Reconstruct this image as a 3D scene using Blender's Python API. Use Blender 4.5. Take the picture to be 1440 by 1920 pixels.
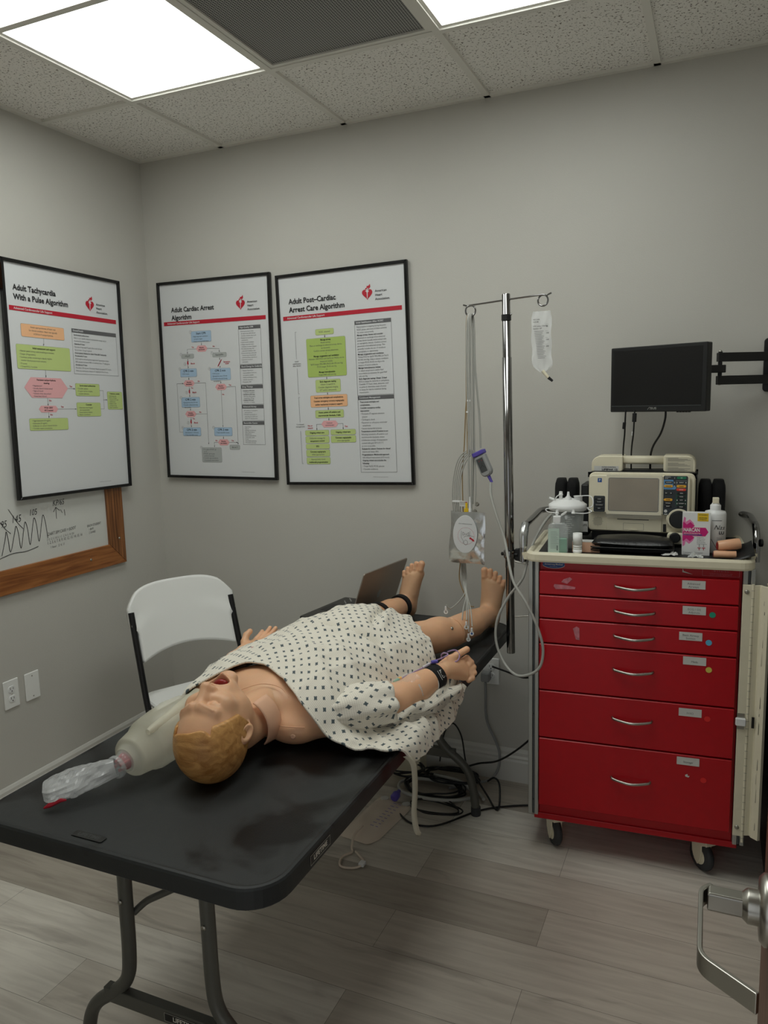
import bpy, bmesh, math, random
import numpy as np
from mathutils import Vector, Matrix, Euler, noise

for o in list(bpy.data.objects): bpy.data.objects.remove(o)
SC = bpy.context.scene
COL = SC.collection
PI = math.pi
random.seed(4)

# ------------------------------------------------------------------ camera
H = 2.754                      # ceiling height
cd = bpy.data.cameras.new('camera'); cam = bpy.data.objects.new('camera', cd); COL.objects.link(cam)
cd.sensor_fit = 'HORIZONTAL'; cd.sensor_width = 36.0; cd.lens = 36.0*1424.5/1440
cd.clip_start = 0.02
_yaw, _pit, _rol = math.radians(23.7624), math.radians(-8.1816), math.radians(-1.4609)
_f = Vector((-math.sin(_yaw)*math.cos(_pit), math.cos(_yaw)*math.cos(_pit), math.sin(_pit)))
_r = Vector((math.cos(_yaw), math.sin(_yaw), 0)); _u = _r.cross(_f)
_r2 = _r*math.cos(_rol)+_u*math.sin(_rol); _u2 = -_r*math.sin(_rol)+_u*math.cos(_rol)
cam.matrix_world = Matrix(((_r2.x,_u2.x,-_f.x,2.5321),(_r2.y,_u2.y,-_f.y,-3.004),(_r2.z,_u2.z,-_f.z,1.6101),(0,0,0,1)))
SC.camera = cam

# ------------------------------------------------------------------ world, exposure
w = bpy.data.worlds.new('world'); SC.world = w; w.use_nodes = True
w.node_tree.nodes['Background'].inputs[0].default_value = (0.75, 0.78, 0.8, 1)
w.node_tree.nodes['Background'].inputs[1].default_value = 1.0
PANEL_STRENGTH = 6.0
SC.view_settings.view_transform = 'Standard'; SC.view_settings.look = 'None'
SC.view_settings.exposure = 0.0; SC.view_settings.gamma = 1.0
SC.view_settings.use_curve_mapping = False

# ------------------------------------------------------------------ materials
def lin(c):
    return tuple(((v/255)/12.92 if v/255 <= .04045 else ((v/255+.055)/1.055)**2.4) for v in c)
def mat(name, rgb, rough=.5, metal=0., alpha=1., trans=0., ior=1.45, emit=0., var=0., vscale=8., bump=0., bscale=200., spec=.5, sss=0., coat=0.):
    m = bpy.data.materials.new(name); m.use_nodes = True
    nt = m.node_tree; b = nt.nodes['Principled BSDF']
    c = lin(rgb)+(1,)
    b.inputs['Base Color'].default_value = c
    b.inputs['Roughness'].default_value = rough; b.inputs['Metallic'].default_value = metal
    b.inputs['Alpha'].default_value = alpha; b.inputs['Transmission Weight'].default_value = trans
    b.inputs['IOR'].default_value = ior; b.inputs['Specular IOR Level'].default_value = spec
    b.inputs['Coat Weight'].default_value = coat
    if sss: b.inputs['Subsurface Weight'].default_value = sss; b.inputs['Subsurface Scale'].default_value = .01
    if emit:
        b.inputs['Emission Color'].default_value = c; b.inputs['Emission Strength'].default_value = emit
    tc = nt.nodes.new('ShaderNodeTexCoord')
    if var:
        n = nt.nodes.new('ShaderNodeTexNoise'); n.inputs['Scale'].default_value = vscale; n.inputs['Detail'].default_value = 6
        nt.links.new(tc.outputs['Object'], n.inputs['Vector'])
        r = nt.nodes.new('ShaderNodeValToRGB')
        r.color_ramp.elements[0].position = .3; r.color_ramp.elements[1].position = .7
        r.color_ramp.elements[0].color = tuple(v*(1-var) for v in c[:3])+(1,)
        r.color_ramp.elements[1].color = tuple(min(1, v*(1+var)) for v in c[:3])+(1,)
        nt.links.new(n.outputs[0], r.inputs[0]); nt.links.new(r.outputs[0], b.inputs['Base Color'])
    if bump:
        n2 = nt.nodes.new('ShaderNodeTexNoise'); n2.inputs['Scale'].default_value = bscale; n2.inputs['Detail'].default_value = 3
        nt.links.new(tc.outputs['Object'], n2.inputs['Vector'])
        bp = nt.nodes.new('ShaderNodeBump'); bp.inputs['Strength'].default_value = bump; bp.inputs['Distance'].default_value = .002
        nt.links.new(n2.outputs[0], bp.inputs['Height']); nt.links.new(bp.outputs[0], b.inputs['Normal'])
    return m
def nodes(m): return m.node_tree, m.node_tree.nodes['Principled BSDF']

M = {}
M['wall'] = mat('wall_paint', (196,194,187), .55, bump=.25, bscale=260, var=.015, vscale=3)
M['ceil_metal'] = mat('ceiling_grid_paint', (228,226,218), .5)
M['white_paint'] = mat('white_trim_paint', (215,214,208), .4)
M['black_paint'] = mat('black_paint', (22,22,23), .4)
M['black_gloss'] = mat('black_gloss', (14,14,15), .22)
M['black_plastic'] = mat('black_plastic', (26,27,28), .45, bump=.1, bscale=500)
M['black_fabric'] = mat('black_fabric', (20,20,21), .85, bump=.5, bscale=600)
M['paper'] = mat('poster_paper', (214,216,217), .45)
M['white_plastic'] = mat('white_plastic', (238,239,236), .38, bump=.06, bscale=300)
M['bright_white'] = mat('bright_white', (232,233,232), .35)
M['cream'] = mat('cream_plastic', (226,219,194), .42, var=.03, vscale=20, bump=.05, bscale=500)
M['chrome'] = mat('chrome', (150,150,150), .13, 1.)
M['steel'] = mat('brushed_steel', (170,168,160), .32, 1.)
M['alu'] = mat('aluminium', (178,180,176), .38, .75)
M['alu_dark'] = mat('dark_grey_metal', (92,96,98), .45, .6)  # darker grey metal for post grooves, trim strips and fine print lines
M['greyleg'] = mat('grey_steel_paint', (92,92,86), .42, .3, bump=.15, bscale=400)
M['red'] = mat('red_cart_enamel', (180,0,20), .36, var=.04, vscale=30, bump=.04, bscale=300)
M['skin'] = mat('manikin_vinyl', (226,176,138), .42, var=.05, vscale=12, bump=.08, bscale=150, sss=.12)
M['skin2'] = mat('manikin_vinyl_pale', (232,184,152), .42, var=.04, vscale=20)
M['mouth'] = mat('mouth_red', (140,28,26), .35)
M['teeth'] = mat('teeth', (220,210,180), .35)
M['wood_frame'] = mat('oak_frame', (160,98,48), .4)
M['clear'] = mat('clear_plastic', (214,220,218), .08, alpha=.30, spec=.9)
M['film'] = mat('clear_film', (240,242,242), .12, alpha=.36, spec=1.)
M['silicone'] = mat('translucent_silicone', (236,233,212), .3, alpha=.42)
M['foil'] = mat('foil_pouch', (200,202,202), .22, .85, bump=1., bscale=26)
M['label'] = mat('paper_label', (206,206,202), .5)
M['ink'] = mat('black_ink', (34,34,36), .6)
M['grey_ink'] = mat('grey_ink', (96,96,98), .6)
M['red_ink'] = mat('red_ink', (186,26,48), .5)
M['green_box'] = mat('green_box_ink', (190,208,132), .5)
M['green_grad'] = mat('green_box_ink_2', (172,196,104), .5)
M['orange_box'] = mat('orange_box_ink', (240,186,140), .5)
M['pink_box'] = mat('pink_box_ink', (230,172,174), .5)
M['blue_box'] = mat('blue_box_ink', (168,194,218), .5)
M['grey_box'] = mat('grey_box_ink', (176,180,178), .5)
M['marker'] = mat('marker_ink', (40,40,44), .5)
M['grey_cable'] = mat('grey_cable', (168,168,162), .45)
M['tan_cable'] = mat('tan_cable', (150,126,84), .45)
M['black_cable'] = mat('black_cable', (16,16,17), .4)
M['purple'] = mat('purple_plastic', (92,80,170), .35)
M['lilac'] = mat('lilac_tube', (178,150,190), .25, alpha=.75)
M['yellow'] = mat('yellow_plastic', (226,190,40), .4)
M['grey_plastic'] = mat('grey_plastic', (150,152,152), .45)
M['rubber'] = mat('rubber_grey', (52,53,55), .6)
M['magenta'] = mat('magenta_ink', (206,22,120), .4)
M['magenta_light'] = mat('magenta_light_ink', (228,128,178), .4)
M['blue'] = mat('blue_ink', (30,80,150), .4)
M['pale_blue'] = mat('pale_blue_ink', (96,150,200), .4)
M['green_btn'] = mat('green_button', (20,120,82), .4)
M['amber_btn'] = mat('amber_button', (240,176,44), .4)
M['red_btn'] = mat('red_button', (222,66,44), .4)
M['panel_dark'] = mat('panel_dark', (46,52,56), .45)
M['screen_off'] = mat('screen_off', (142,130,112), .4, var=.1, vscale=14)
M['mon_screen'] = mat('monitor_screen', (17,17,18), .35)
M['green_liquid'] = mat('green_liquid', (70,170,120), .15, alpha=.8)
M['pale_green'] = mat('pale_green_label', (196,216,204), .5)
M['peach'] = mat('peach_tube', (224,172,136), .35)
M['door_wood'] = mat('door_veneer', (92,62,48), .4)
M['laptop'] = mat('laptop_lid', (158,150,140), .42, .6)
M['tape'] = mat('clear_tape', (225,228,226), .2, alpha=.5)
M['teal_dot'] = mat('teal_dot', (36,150,120), .5)
M['cyan_dot'] = mat('cyan_dot', (90,180,215), .5)
M['yellow_dot'] = mat('yellow_dot', (214,200,90), .5)
M['red_dot'] = mat('red_dot', (222,40,38), .5)
M['tear'] = mat('torn_label', (196,120,130), .6, var=.3, vscale=60)
M['amber'] = mat('tan_fluid_bag', (240,224,206), .2, alpha=.8)

# ceiling tile: white with dark fissures
m = M['tile'] = mat('ceiling_tile', (176,173,166), .8); nt, b = nodes(m)
tc = nt.nodes.new('ShaderNodeTexCoord')
mp = nt.nodes.new('ShaderNodeMapping'); mp.inputs['Scale'].default_value = (1,1,0)
nt.links.new(tc.outputs['Object'], mp.inputs[0])
n0 = nt.nodes.new('ShaderNodeTexNoise'); n0.inputs['Scale'].default_value = 30; n0.inputs['Detail'].default_value = 3
nt.links.new(mp.outputs[0], n0.inputs['Vector'])
mixv = nt.nodes.new('ShaderNodeVectorMath'); mixv.operation = 'MULTIPLY_ADD'; mixv.inputs[1].default_value = (.02,.02,0)
nt.links.new(n0.outputs[1], mixv.inputs[0]); nt.links.new(mp.outputs[0], mixv.inputs[2])
n1 = nt.nodes.new('ShaderNodeTexNoise'); n1.inputs['Scale'].default_value = 125; n1.inputs['Detail'].default_value = 2.5; n1.inputs['Roughness'].default_value = .6
nt.links.new(mixv.outputs[0], n1.inputs['Vector'])
r1 = nt.nodes.new('ShaderNodeValToRGB'); e = r1.color_ramp.elements
e[0].position = .375; e[0].color = lin((120,112,102))+(1,); e[1].position = .41; e[1].color = lin((242,240,234))+(1,)
nt.links.new(n1.outputs[0], r1.inputs[0]); nt.links.new(r1.outputs[0], b.inputs['Base Color'])
bp = nt.nodes.new('ShaderNodeBump'); bp.inputs['Strength'].default_value = .5; bp.inputs['Distance'].default_value = .003
nt.links.new(r1.outputs[0], bp.inputs['Height']); nt.links.new(bp.outputs[0], b.inputs['Normal'])

# plank floor
m = M['floor'] = mat('plank_floor', (150,142,130), .42); nt, b = nodes(m)
tc = nt.nodes.new('ShaderNodeTexCoord')
mp = nt.nodes.new('ShaderNodeMapping'); mp.inputs['Location'].default_value = (.35,.06,0)
nt.links.new(tc.outputs['Object'], mp.inputs[0])
br = nt.nodes.new('ShaderNodeTexBrick'); br.offset = .37; br.inputs['Scale'].default_value = 1
br.inputs['Brick Width'].default_value = 1.22; br.inputs['Row Height'].default_value = .18
br.inputs['Mortar Size'].default_value = .0006; br.inputs['Mortar Smooth'].default_value = .3; br.inputs['Bias'].default_value = 0
br.inputs['Color1'].default_value = (0,0,0,1); br.inputs['Color2'].default_value = (1,1,1,1); br.inputs['Mortar'].default_value = (0,0,0,1)
nt.links.new(mp.outputs[0], br.inputs['Vector'])
pl = nt.nodes.new('ShaderNodeValToRGB'); e = pl.color_ramp.elements
e[0].position = 0; e[0].color = lin((168,160,148))+(1,); e[1].position = 1; e[1].color = lin((218,213,203))+(1,)
x2 = pl.color_ramp.elements.new(.5); x2.color = lin((192,184,172))+(1,)
nt.links.new(br.outputs['Color'], pl.inputs[0])
st = nt.nodes.new('ShaderNodeMapping'); st.inputs['Scale'].default_value = (2.2,26,1)
nt.links.new(tc.outputs['Object'], st.inputs[0])
n2 = nt.nodes.new('ShaderNodeTexNoise'); n2.inputs['Scale'].default_value = 1.6; n2.inputs['Detail'].default_value = 8; n2.inputs['Distortion'].default_value = .6
nt.links.new(st.outputs[0], n2.inputs['Vector'])
r2 = nt.nodes.new('ShaderNodeValToRGB'); e = r2.color_ramp.elements
e[0].position = .28; e[0].color = (.74,.72,.70,1); e[1].position = .62; e[1].color = (1.06,1.06,1.05,1)
nt.links.new(n2.outputs[0], r2.inputs[0])
st2 = nt.nodes.new('ShaderNodeMapping'); st2.inputs['Scale'].default_value = (1.1,5.5,1)
nt.links.new(tc.outputs['Object'], st2.inputs[0])
n3 = nt.nodes.new('ShaderNodeTexNoise'); n3.inputs['Scale'].default_value = 2.4; n3.inputs['Detail'].default_value = 5; n3.inputs['Distortion'].default_value = 1.2
nt.links.new(st2.outputs[0], n3.inputs['Vector'])
r3 = nt.nodes.new('ShaderNodeValToRGB'); e = r3.color_ramp.elements
e[0].position = .30; e[0].color = (.5,.48,.47,1); e[1].position = .40; e[1].color = (1,1,1,1)
nt.links.new(n3.outputs[0], r3.inputs[0])
mx = nt.nodes.new('ShaderNodeMixRGB'); mx.blend_type = 'MULTIPLY'; mx.inputs[0].default_value = .75
nt.links.new(pl.outputs[0], mx.inputs[1]); nt.links.new(r2.outputs[0], mx.inputs[2])
mx2 = nt.nodes.new('ShaderNodeMixRGB'); mx2.blend_type = 'MULTIPLY'; mx2.inputs[0].default_value = .45
nt.links.new(mx.outputs[0], mx2.inputs[1]); nt.links.new(r3.outputs[0], mx2.inputs[2])
mx3 = nt.nodes.new('ShaderNodeMixRGB'); mx3.blend_type = 'MIX'; mx3.inputs[2].default_value = lin((80,74,66))+(1,)
nt.links.new(br.outputs['Fac'], mx3.inputs[0]); nt.links.new(mx2.outputs[0], mx3.inputs[1])
nt.links.new(mx3.outputs[0], b.inputs['Base Color'])

# scuffed black table plastic
m = M['table_top'] = mat('table_plastic', (40,42,42), .38, spec=.32); nt, b = nodes(m)
tc = nt.nodes.new('ShaderNodeTexCoord')
n1 = nt.nodes.new('ShaderNodeTexNoise'); n1.inputs['Scale'].default_value = 5; n1.inputs['Detail'].default_value = 7; n1.inputs['Distortion'].default_value = .5
nt.links.new(tc.outputs['Object'], n1.inputs['Vector'])
r1 = nt.nodes.new('ShaderNodeValToRGB'); e = r1.color_ramp.elements
e[0].position = .40; e[0].color = lin((12,11,11))+(1,); e[1].position = .50; e[1].color = lin((46,48,48))+(1,)
nt.links.new(n1.outputs[0], r1.inputs[0]); nt.links.new(r1.outputs[0], b.inputs['Base Color'])
r2 = nt.nodes.new('ShaderNodeMapRange'); r2.inputs[1].default_value = .35; r2.inputs[2].default_value = .6; r2.inputs[3].default_value = .28; r2.inputs[4].default_value = .5
nt.links.new(n1.outputs[0], r2.inputs[0]); nt.links.new(r2.outputs[0], b.inputs['Roughness'])
n2 = nt.nodes.new('ShaderNodeTexNoise'); n2.inputs['Scale'].default_value = 450
nt.links.new(tc.outputs['Object'], n2.inputs['Vector'])
bp = nt.nodes.new('ShaderNodeBump'); bp.inputs['Strength'].default_value = .3; bp.inputs['Distance'].default_value = .001
nt.links.new(n2.outputs[0], bp.inputs['Height']); nt.links.new(bp.outputs[0], b.inputs['Normal'])

# oak grain
def grain(m, sc, c0, c1):
    nt, b = nodes(m)
    tc = nt.nodes.new('ShaderNodeTexCoord'); mp = nt.nodes.new('ShaderNodeMapping'); mp.inputs['Scale'].default_value = sc
    nt.links.new(tc.outputs['Object'], mp.inputs[0])
    n = nt.nodes.new('ShaderNodeTexNoise'); n.inputs['Scale'].default_value = 3; n.inputs['Detail'].default_value = 7; n.inputs['Distortion'].default_value = .8
    nt.links.new(mp.outputs[0], n.inputs['Vector'])
    r = nt.nodes.new('ShaderNodeValToRGB'); e = r.color_ramp.elements
    e[0].position = .32; e[0].color = lin(c0)+(1,); e[1].position = .66; e[1].color = lin(c1)+(1,)
    nt.links.new(n.outputs[0], r.inputs[0]); nt.links.new(r.outputs[0], b.inputs['Base Color'])
grain(M['wood_frame'], (1.5,20,22), (118,66,30), (168,108,58))
M['wood_frame_v'] = mat('oak_frame_upright', (160,98,48), .4); grain(M['wood_frame_v'], (40,20,1.2), (94,56,28), (156,102,58))
grain(M['door_wood'], (14,14,1), (74,44,34), (112,78,60))

# hair
m = M['hair'] = mat('moulded_hair', (184,136,76), .4); grain(m, (5,16,16), (164,112,56), (212,160,96))
nt, b = nodes(m); tc = nt.nodes.new('ShaderNodeTexCoord')
mp = nt.nodes.new('ShaderNodeMapping'); mp.inputs['Rotation'].default_value = (.2,.5,.45); mp.inputs['Scale'].default_value = (16,230,230)
nt.links.new(tc.outputs['Object'], mp.inputs[0])
wv = nt.nodes.new('ShaderNodeTexNoise'); wv.inputs['Scale'].default_value = 3; wv.inputs['Detail'].default_value = 3; wv.inputs['Distortion'].default_value = .4
nt.links.new(mp.outputs[0], wv.inputs['Vector'])
bp = nt.nodes.new('ShaderNodeBump'); bp.inputs['Strength'].default_value = .55; bp.inputs['Distance'].default_value = .0014
nt.links.new(wv.outputs[0], bp.inputs['Height']); nt.links.new(bp.outputs[0], b.inputs['Normal'])

# printed gown cloth: woven pin dots and staggered grey diamonds, laid out in the cloth's own coordinates
def gown_mat():
    m = mat('gown_cloth', (214,208,192), .85); nt, b = nodes(m)
    uv = nt.nodes.new('ShaderNodeTexCoord')
    sep = nt.nodes.new('ShaderNodeSeparateXYZ'); nt.links.new(uv.outputs['UV'], sep.inputs[0])
    def math_(op, a, bb=None, c=None):
        n = nt.nodes.new('ShaderNodeMath'); n.operation = op
        for i, v in enumerate((a, bb, c)):
            if v is None: continue
            if isinstance(v, (int, float)): n.inputs[i].default_value = v
            else: nt.links.new(v, n.inputs[i])
        return n.outputs[0]
    def cell(pitch, ox, oy):
        fx = math_('SUBTRACT', math_('FRACT', math_('MULTIPLY_ADD', sep.outputs[0], 1/pitch, ox)), .5)
        fy = math_('SUBTRACT', math_('FRACT', math_('MULTIPLY_ADD', sep.outputs[1], 1/pitch, oy)), .5)
        return math_('ABSOLUTE', fx), math_('ABSOLUTE', fy)
    def diamond(pitch, ox, oy, s):
        fx, fy = cell(pitch, ox, oy)
        d = math_('ADD', fx, fy); core = math_('LESS_THAN', d, s)
        tipx = math_('MULTIPLY', math_('LESS_THAN', fx, s*.30), math_('LESS_THAN', fy, s*1.15))
        tipy = math_('MULTIPLY', math_('LESS_THAN', fy, s*.30), math_('LESS_THAN', fx, s*1.15))
        sq = math_('MULTIPLY', math_('LESS_THAN', fx, s*.68), math_('LESS_THAN', fy, s*.68))
        return math_('MAXIMUM', math_('MAXIMUM', math_('MAXIMUM', core, sq), tipx), tipy)
    big = diamond(.037, .5, .5, .145)
    sm = diamond(.037, 0., 0., .115)
    dd = math_('MAXIMUM', big, sm)
    fx, fy = cell(.0045, 0, 0)
    dots = math_('LESS_THAN', math_('ADD', math_('MULTIPLY', fx, fx), math_('MULTIPLY', fy, fy)), .045)
    m1 = nt.nodes.new('ShaderNodeMixRGB'); m1.inputs[1].default_value = lin((232,227,213))+(1,); m1.inputs[2].default_value = lin((206,197,184))+(1,)
    nt.links.new(dots, m1.inputs[0])
    m2 = nt.nodes.new('ShaderNodeMixRGB'); m2.inputs[2].default_value = lin((76,88,92))+(1,)
    nt.links.new(dd, m2.inputs[0]); nt.links.new(m1.outputs[0], m2.inputs[1]); nt.links.new(m2.outputs[0], b.inputs['Base Color'])
    b.inputs['Sheen Weight'].default_value = .15
    tc = nt.nodes.new('ShaderNodeTexNoise'); tc.inputs['Scale'].default_value = 40; tc.inputs['Detail'].default_value = 4
    nt.links.new(uv.outputs['UV'], tc.inputs['Vector'])
    bp = nt.nodes.new('ShaderNodeBump'); bp.inputs['Strength'].default_value = .35; bp.inputs['Distance'].default_value = .004
    nt.links.new(tc.outputs[0], bp.inputs['Height']); nt.links.new(bp.outputs[0], b.inputs['Normal'])
    return m
M['gown'] = gown_mat()

# perforated metal return grille
m = M['grille'] = mat('perforated_metal', (150,150,146), .5); nt, b = nodes(m)
tc = nt.nodes.new('ShaderNodeTexCoord'); mp = nt.nodes.new('ShaderNodeMapping'); mp.inputs['Scale'].default_value = (118,118,0)
nt.links.new(tc.outputs['Object'], mp.inputs[0])
fr = nt.nodes.new('ShaderNodeVectorMath'); fr.operation = 'FRACTION'; nt.links.new(mp.outputs[0], fr.inputs[0])
sb = nt.nodes.new('ShaderNodeVectorMath'); sb.operation = 'SUBTRACT'; sb.inputs[1].default_value = (.5,.5,0); nt.links.new(fr.outputs[0], sb.inputs[0])
ln = nt.nodes.new('ShaderNodeVectorMath'); ln.operation = 'LENGTH'; nt.links.new(sb.outputs[0], ln.inputs[0])
cr = nt.nodes.new('ShaderNodeValToRGB'); e = cr.color_ramp.elements
e[0].position = .34; e[0].color = lin((30,30,30))+(1,); e[1].position = .42; e[1].color = lin((168,168,164))+(1,)
nt.links.new(ln.outputs['Value'], cr.inputs[0]); nt.links.new(cr.outputs[0], b.inputs['Base Color'])

# ceiling lamp diffuser
m = M['lamp'] = mat('lamp_diffuser', (250,252,250), .5); nt, b = nodes(m)
b.inputs['Emission Color'].default_value = (.965,1.0,.955,1); b.inputs['Emission Strength'].default_value = PANEL_STRENGTH

# ------------------------------------------------------------------ mesh builder
class MB:
    def __init__(s): s.v=[]; s.f=[]; s.m=[]; s.mats=[]; s.X=Matrix(); s.sm=[]; s.uv=None
    def mi(s, m):
        if m not in s.mats: s.mats.append(m)
        return s.mats.index(m)
    def add(s, vs, fs, m, smooth=False):
        o=len(s.v); k=s.mi(m); X=s.X
        s.v += [tuple(X@Vector(p)) for p in vs]
        for f in fs: s.f.append([i+o for i in f]); s.m.append(k); s.sm.append(smooth)
        return s
    def box(s, x0,x1,y0,y1,z0,z1,m,c=0.):
        if c > 0:
            return s.prism([(x0,z0),(x1,z0),(x1,z1),(x0,z1)], y0, y1, m, c=c)
        v=[(x,y,z) for x in (x0,x1) for y in (y0,y1) for z in (z0,z1)]
        return s.add(v,[(0,1,3,2),(4,6,7,5),(0,4,5,1),(2,3,7,6),(0,2,6,4),(1,5,7,3)],m)
    def prism(s, poly, y0, y1, m, c=0., axis='y', smooth=False):
        """polygon in (x,z) extruded from y0 (front) to y1; c = chamfer of both rims"""
        n=len(poly)
        cx=sum(p[0] for p in poly)/n; cz=sum(p[1] for p in poly)/n
        def inset(k):
            if k==0: return poly
            out=[]
            for i in range(n):
                a=Vector(poly[i-1]);b_=Vector(poly[i]);d=Vector(poly[(i+1)%n])
                e1=(b_-a); e2=(d-b_)
                if e1.length<1e-9: e1=e2
                if e2.length<1e-9: e2=e1
                e1=e1.normalized(); e2=e2.normalized()
                n1=Vector((-e1.y,e1.x)); n2=Vector((-e2.y,e2.x)); nn=(n1+n2)
                if nn.length<1e-6: nn=n1
                nn=nn.normalized(); sc_=1/max(.5,nn.dot(n1))
                q=b_+nn*k*sc_*area_s
                out.append((q.x,q.y))
            return out
        ar=sum(poly[i-1][0]*poly[i][1]-poly[i][0]*poly[i-1][1] for i in range(n)); area_s=1 if ar>0 else -1
        rings=[(poly,y0),(poly,y1)] if c<=0 else [(inset(c),y0),(poly,y0+c*(1 if y1>y0 else -1)),(poly,y1-c*(1 if y1>y0 else -1)),(inset(c),y1)]
        vs=[];fs=[]
        for P,y in rings:
            for (a,b_) in P:
                vs.append((a,y,b_) if axis=='y' else ((y,a,b_) if axis=='x' else (a,b_,y)))
        for k in range(len(rings)-1):
            for i in range(n):
                j=(i+1)%n; fs.append((k*n+i,k*n+j,(k+1)*n+j,(k+1)*n+i))
        fs.append(tuple(range(n))[::-1]); fs.append(tuple((len(rings)-1)*n+i for i in range(n)))
        return s.add(vs,fs,m,smooth)
    def tube(s, pts, r, m, n=10, cap=True, closed=False):
        pts=[Vector(p) for p in pts]; k=len(pts)
        rs=r if isinstance(r,(list,tuple)) else [r]*k
        vs=[];fs=[]; up=None
        for i,p in enumerate(pts):
            if closed: t=(pts[(i+1)%k]-pts[i-1])
            else: t=pts[min(i+1,k-1)]-pts[max(i-1,0)]
            if t.length<1e-9: t=Vector((0,0,1))
            t.normalize()
            if up is None: up=Vector((0,0,1)) if abs(t.z)<.9 else Vector((1,0,0))
            a=t.cross(up)
            if a.length<1e-6: a=t.orthogonal()
            a.normalize(); b_=a.cross(t); up=b_
            for j in range(n):
                an=2*PI*j/n; vs.append(p+(a*math.cos(an)+b_*math.sin(an))*rs[i])
        L=k if closed else k-1
        for i in range(L):
            i2=(i+1)%k
            for j in range(n):
                j2=(j+1)%n; fs.append((i*n+j,i*n+j2,i2*n+j2,i2*n+j))
        s.add(vs,fs,m,True)
        if cap and not closed:
            s.add(vs[:n],[tuple(range(n))[::-1]],m); s.add(vs[-n:],[tuple(range(n))],m)
        return s
    def lathe(s, prof, m, c=(0,0,0), d=(0,0,1), n=28, smooth=True):
        """prof = [(radius, height)...] about axis d through c"""
        c=Vector(c); d=Vector(d).normalized(); a=d.orthogonal().normalized(); b_=d.cross(a)
        vs=[];fs=[]
        for (r,h) in prof:
            for j in range(n):
                t=2*PI*j/n; vs.append(c+d*h+(a*math.cos(t)+b_*math.sin(t))*r)
        for i in range(len(prof)-1):
            for j in range(n):
                j2=(j+1)%n; fs.append((i*n+j,i*n+j2,(i+1)*n+j2,(i+1)*n+j))
        s.add(vs,fs,m,smooth)
        if prof[0][0]>1e-5: s.add(vs[:n],[tuple(range(n))[::-1]],m)
        if prof[-1][0]>1e-5: s.add(vs[-n:],[tuple(range(n))],m)
        return s
    def ell(s, c, r, m, n=18):
        c=Vector(c); r=r if isinstance(r,(tuple,list)) else (r,r,r)
        vs=[];fs=[];h=n//2
        for i in range(h+1):
            t=PI*i/h
            for j in range(n):
                p=2*PI*j/n; vs.append((c.x+r[0]*math.sin(t)*math.cos(p),c.y+r[1]*math.sin(t)*math.sin(p),c.z+r[2]*math.cos(t)))
        for i in range(h):
            for j in range(n):
                j2=(j+1)%n; fs.append((i*n+j,(i+1)*n+j,(i+1)*n+j2,i*n+j2))
        return s.add(vs,fs,m,True)
    def text(s, t, x, z, size, m, y=0., align='LEFT', bold=0., rot=0., xs=1., shear=0.):
        if not t: return s
        cu=bpy.data.curves.new('t','FONT'); cu.body=t; cu.size=size; cu.align_x=align; cu.align_y='CENTER'
        cu.resolution_u=2; cu.offset=bold*size; cu.space_line=1.0; cu.shear=shear
        o=bpy.data.objects.new('t',cu); COL.objects.link(o)
        dg=bpy.context.evaluated_depsgraph_get(); me=o.evaluated_get(dg).to_mesh()
        R=Matrix.Translation((x,y,z))@Matrix.Rotation(rot,4,'Y')@Matrix.Rotation(PI/2,4,'X')@Matrix.Diagonal((xs,1,1,1))
        vs=[R@v.co for v in me.vertices]; fs=[tuple(p.vertices) for p in me.polygons]
        s.add(vs,fs,m); o.evaluated_get(dg).to_mesh_clear()
        bpy.data.objects.remove(o); bpy.data.curves.remove(cu)
        return s
    def rect(s, x0,x1,z0,z1,m,y=0.):
        return s.add([(x0,y,z0),(x1,y,z0),(x1,y,z1),(x0,y,z1)],[(0,1,2,3)],m)
    def poly(s, pts, m, y=0.):
        return s.add([(p[0],y,p[1]) for p in pts],[tuple(range(len(pts)))],m)
    def line(s, pts, wd, m, y=0.):
        for a,b_ in zip(pts[:-1],pts[1:]):
            a=Vector(a);b_=Vector(b_); d=b_-a
            if d.length<1e-9: continue
            d.normalize(); q=Vector((-d.y,d.x))*wd/2; a2=a-d*wd*.3; b2=b_+d*wd*.3
            s.add([(a2.x-q.x,y,a2.y-q.y),(b2.x-q.x,y,b2.y-q.y),(b2.x+q.x,y,b2.y+q.y),(a2.x+q.x,y,a2.y+q.y)],[(0,1,2,3)],m)
        return s
    def build(s, name, parent=None, bevel=0., solid=0., subsurf=0, autos=False):
        me=bpy.data.meshes.new(name); me.from_pydata(s.v,[],s.f)
        for k in s.mats: me.materials.append(k)
        me.polygons.foreach_set('material_index', s.m); me.polygons.foreach_set('use_smooth', s.sm)
        if s.uv is not None:
            ul=me.uv_layers.new(name='cloth'); 
            li=np.empty(len(me.loops),dtype=np.int32); me.loops.foreach_get('vertex_index',li)
            ul.data.foreach_set('uv', np.asarray(s.uv,dtype=np.float32)[li].ravel())
        me.update()
        o=bpy.data.objects.new(name,me); COL.objects.link(o)
        if parent: o.parent=parent
        if solid:
            q=o.modifiers.new('thickness','SOLIDIFY'); q.thickness=solid; q.offset=0
        if bevel:
            q=o.modifiers.new('soft_edges','BEVEL'); q.width=bevel; q.segments=2; q.limit_method='ANGLE'; q.angle_limit=.6
        if subsurf:
            q=o.modifiers.new('smooth','SUBSURF'); q.levels=subsurf; q.render_levels=subsurf
        return o
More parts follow.
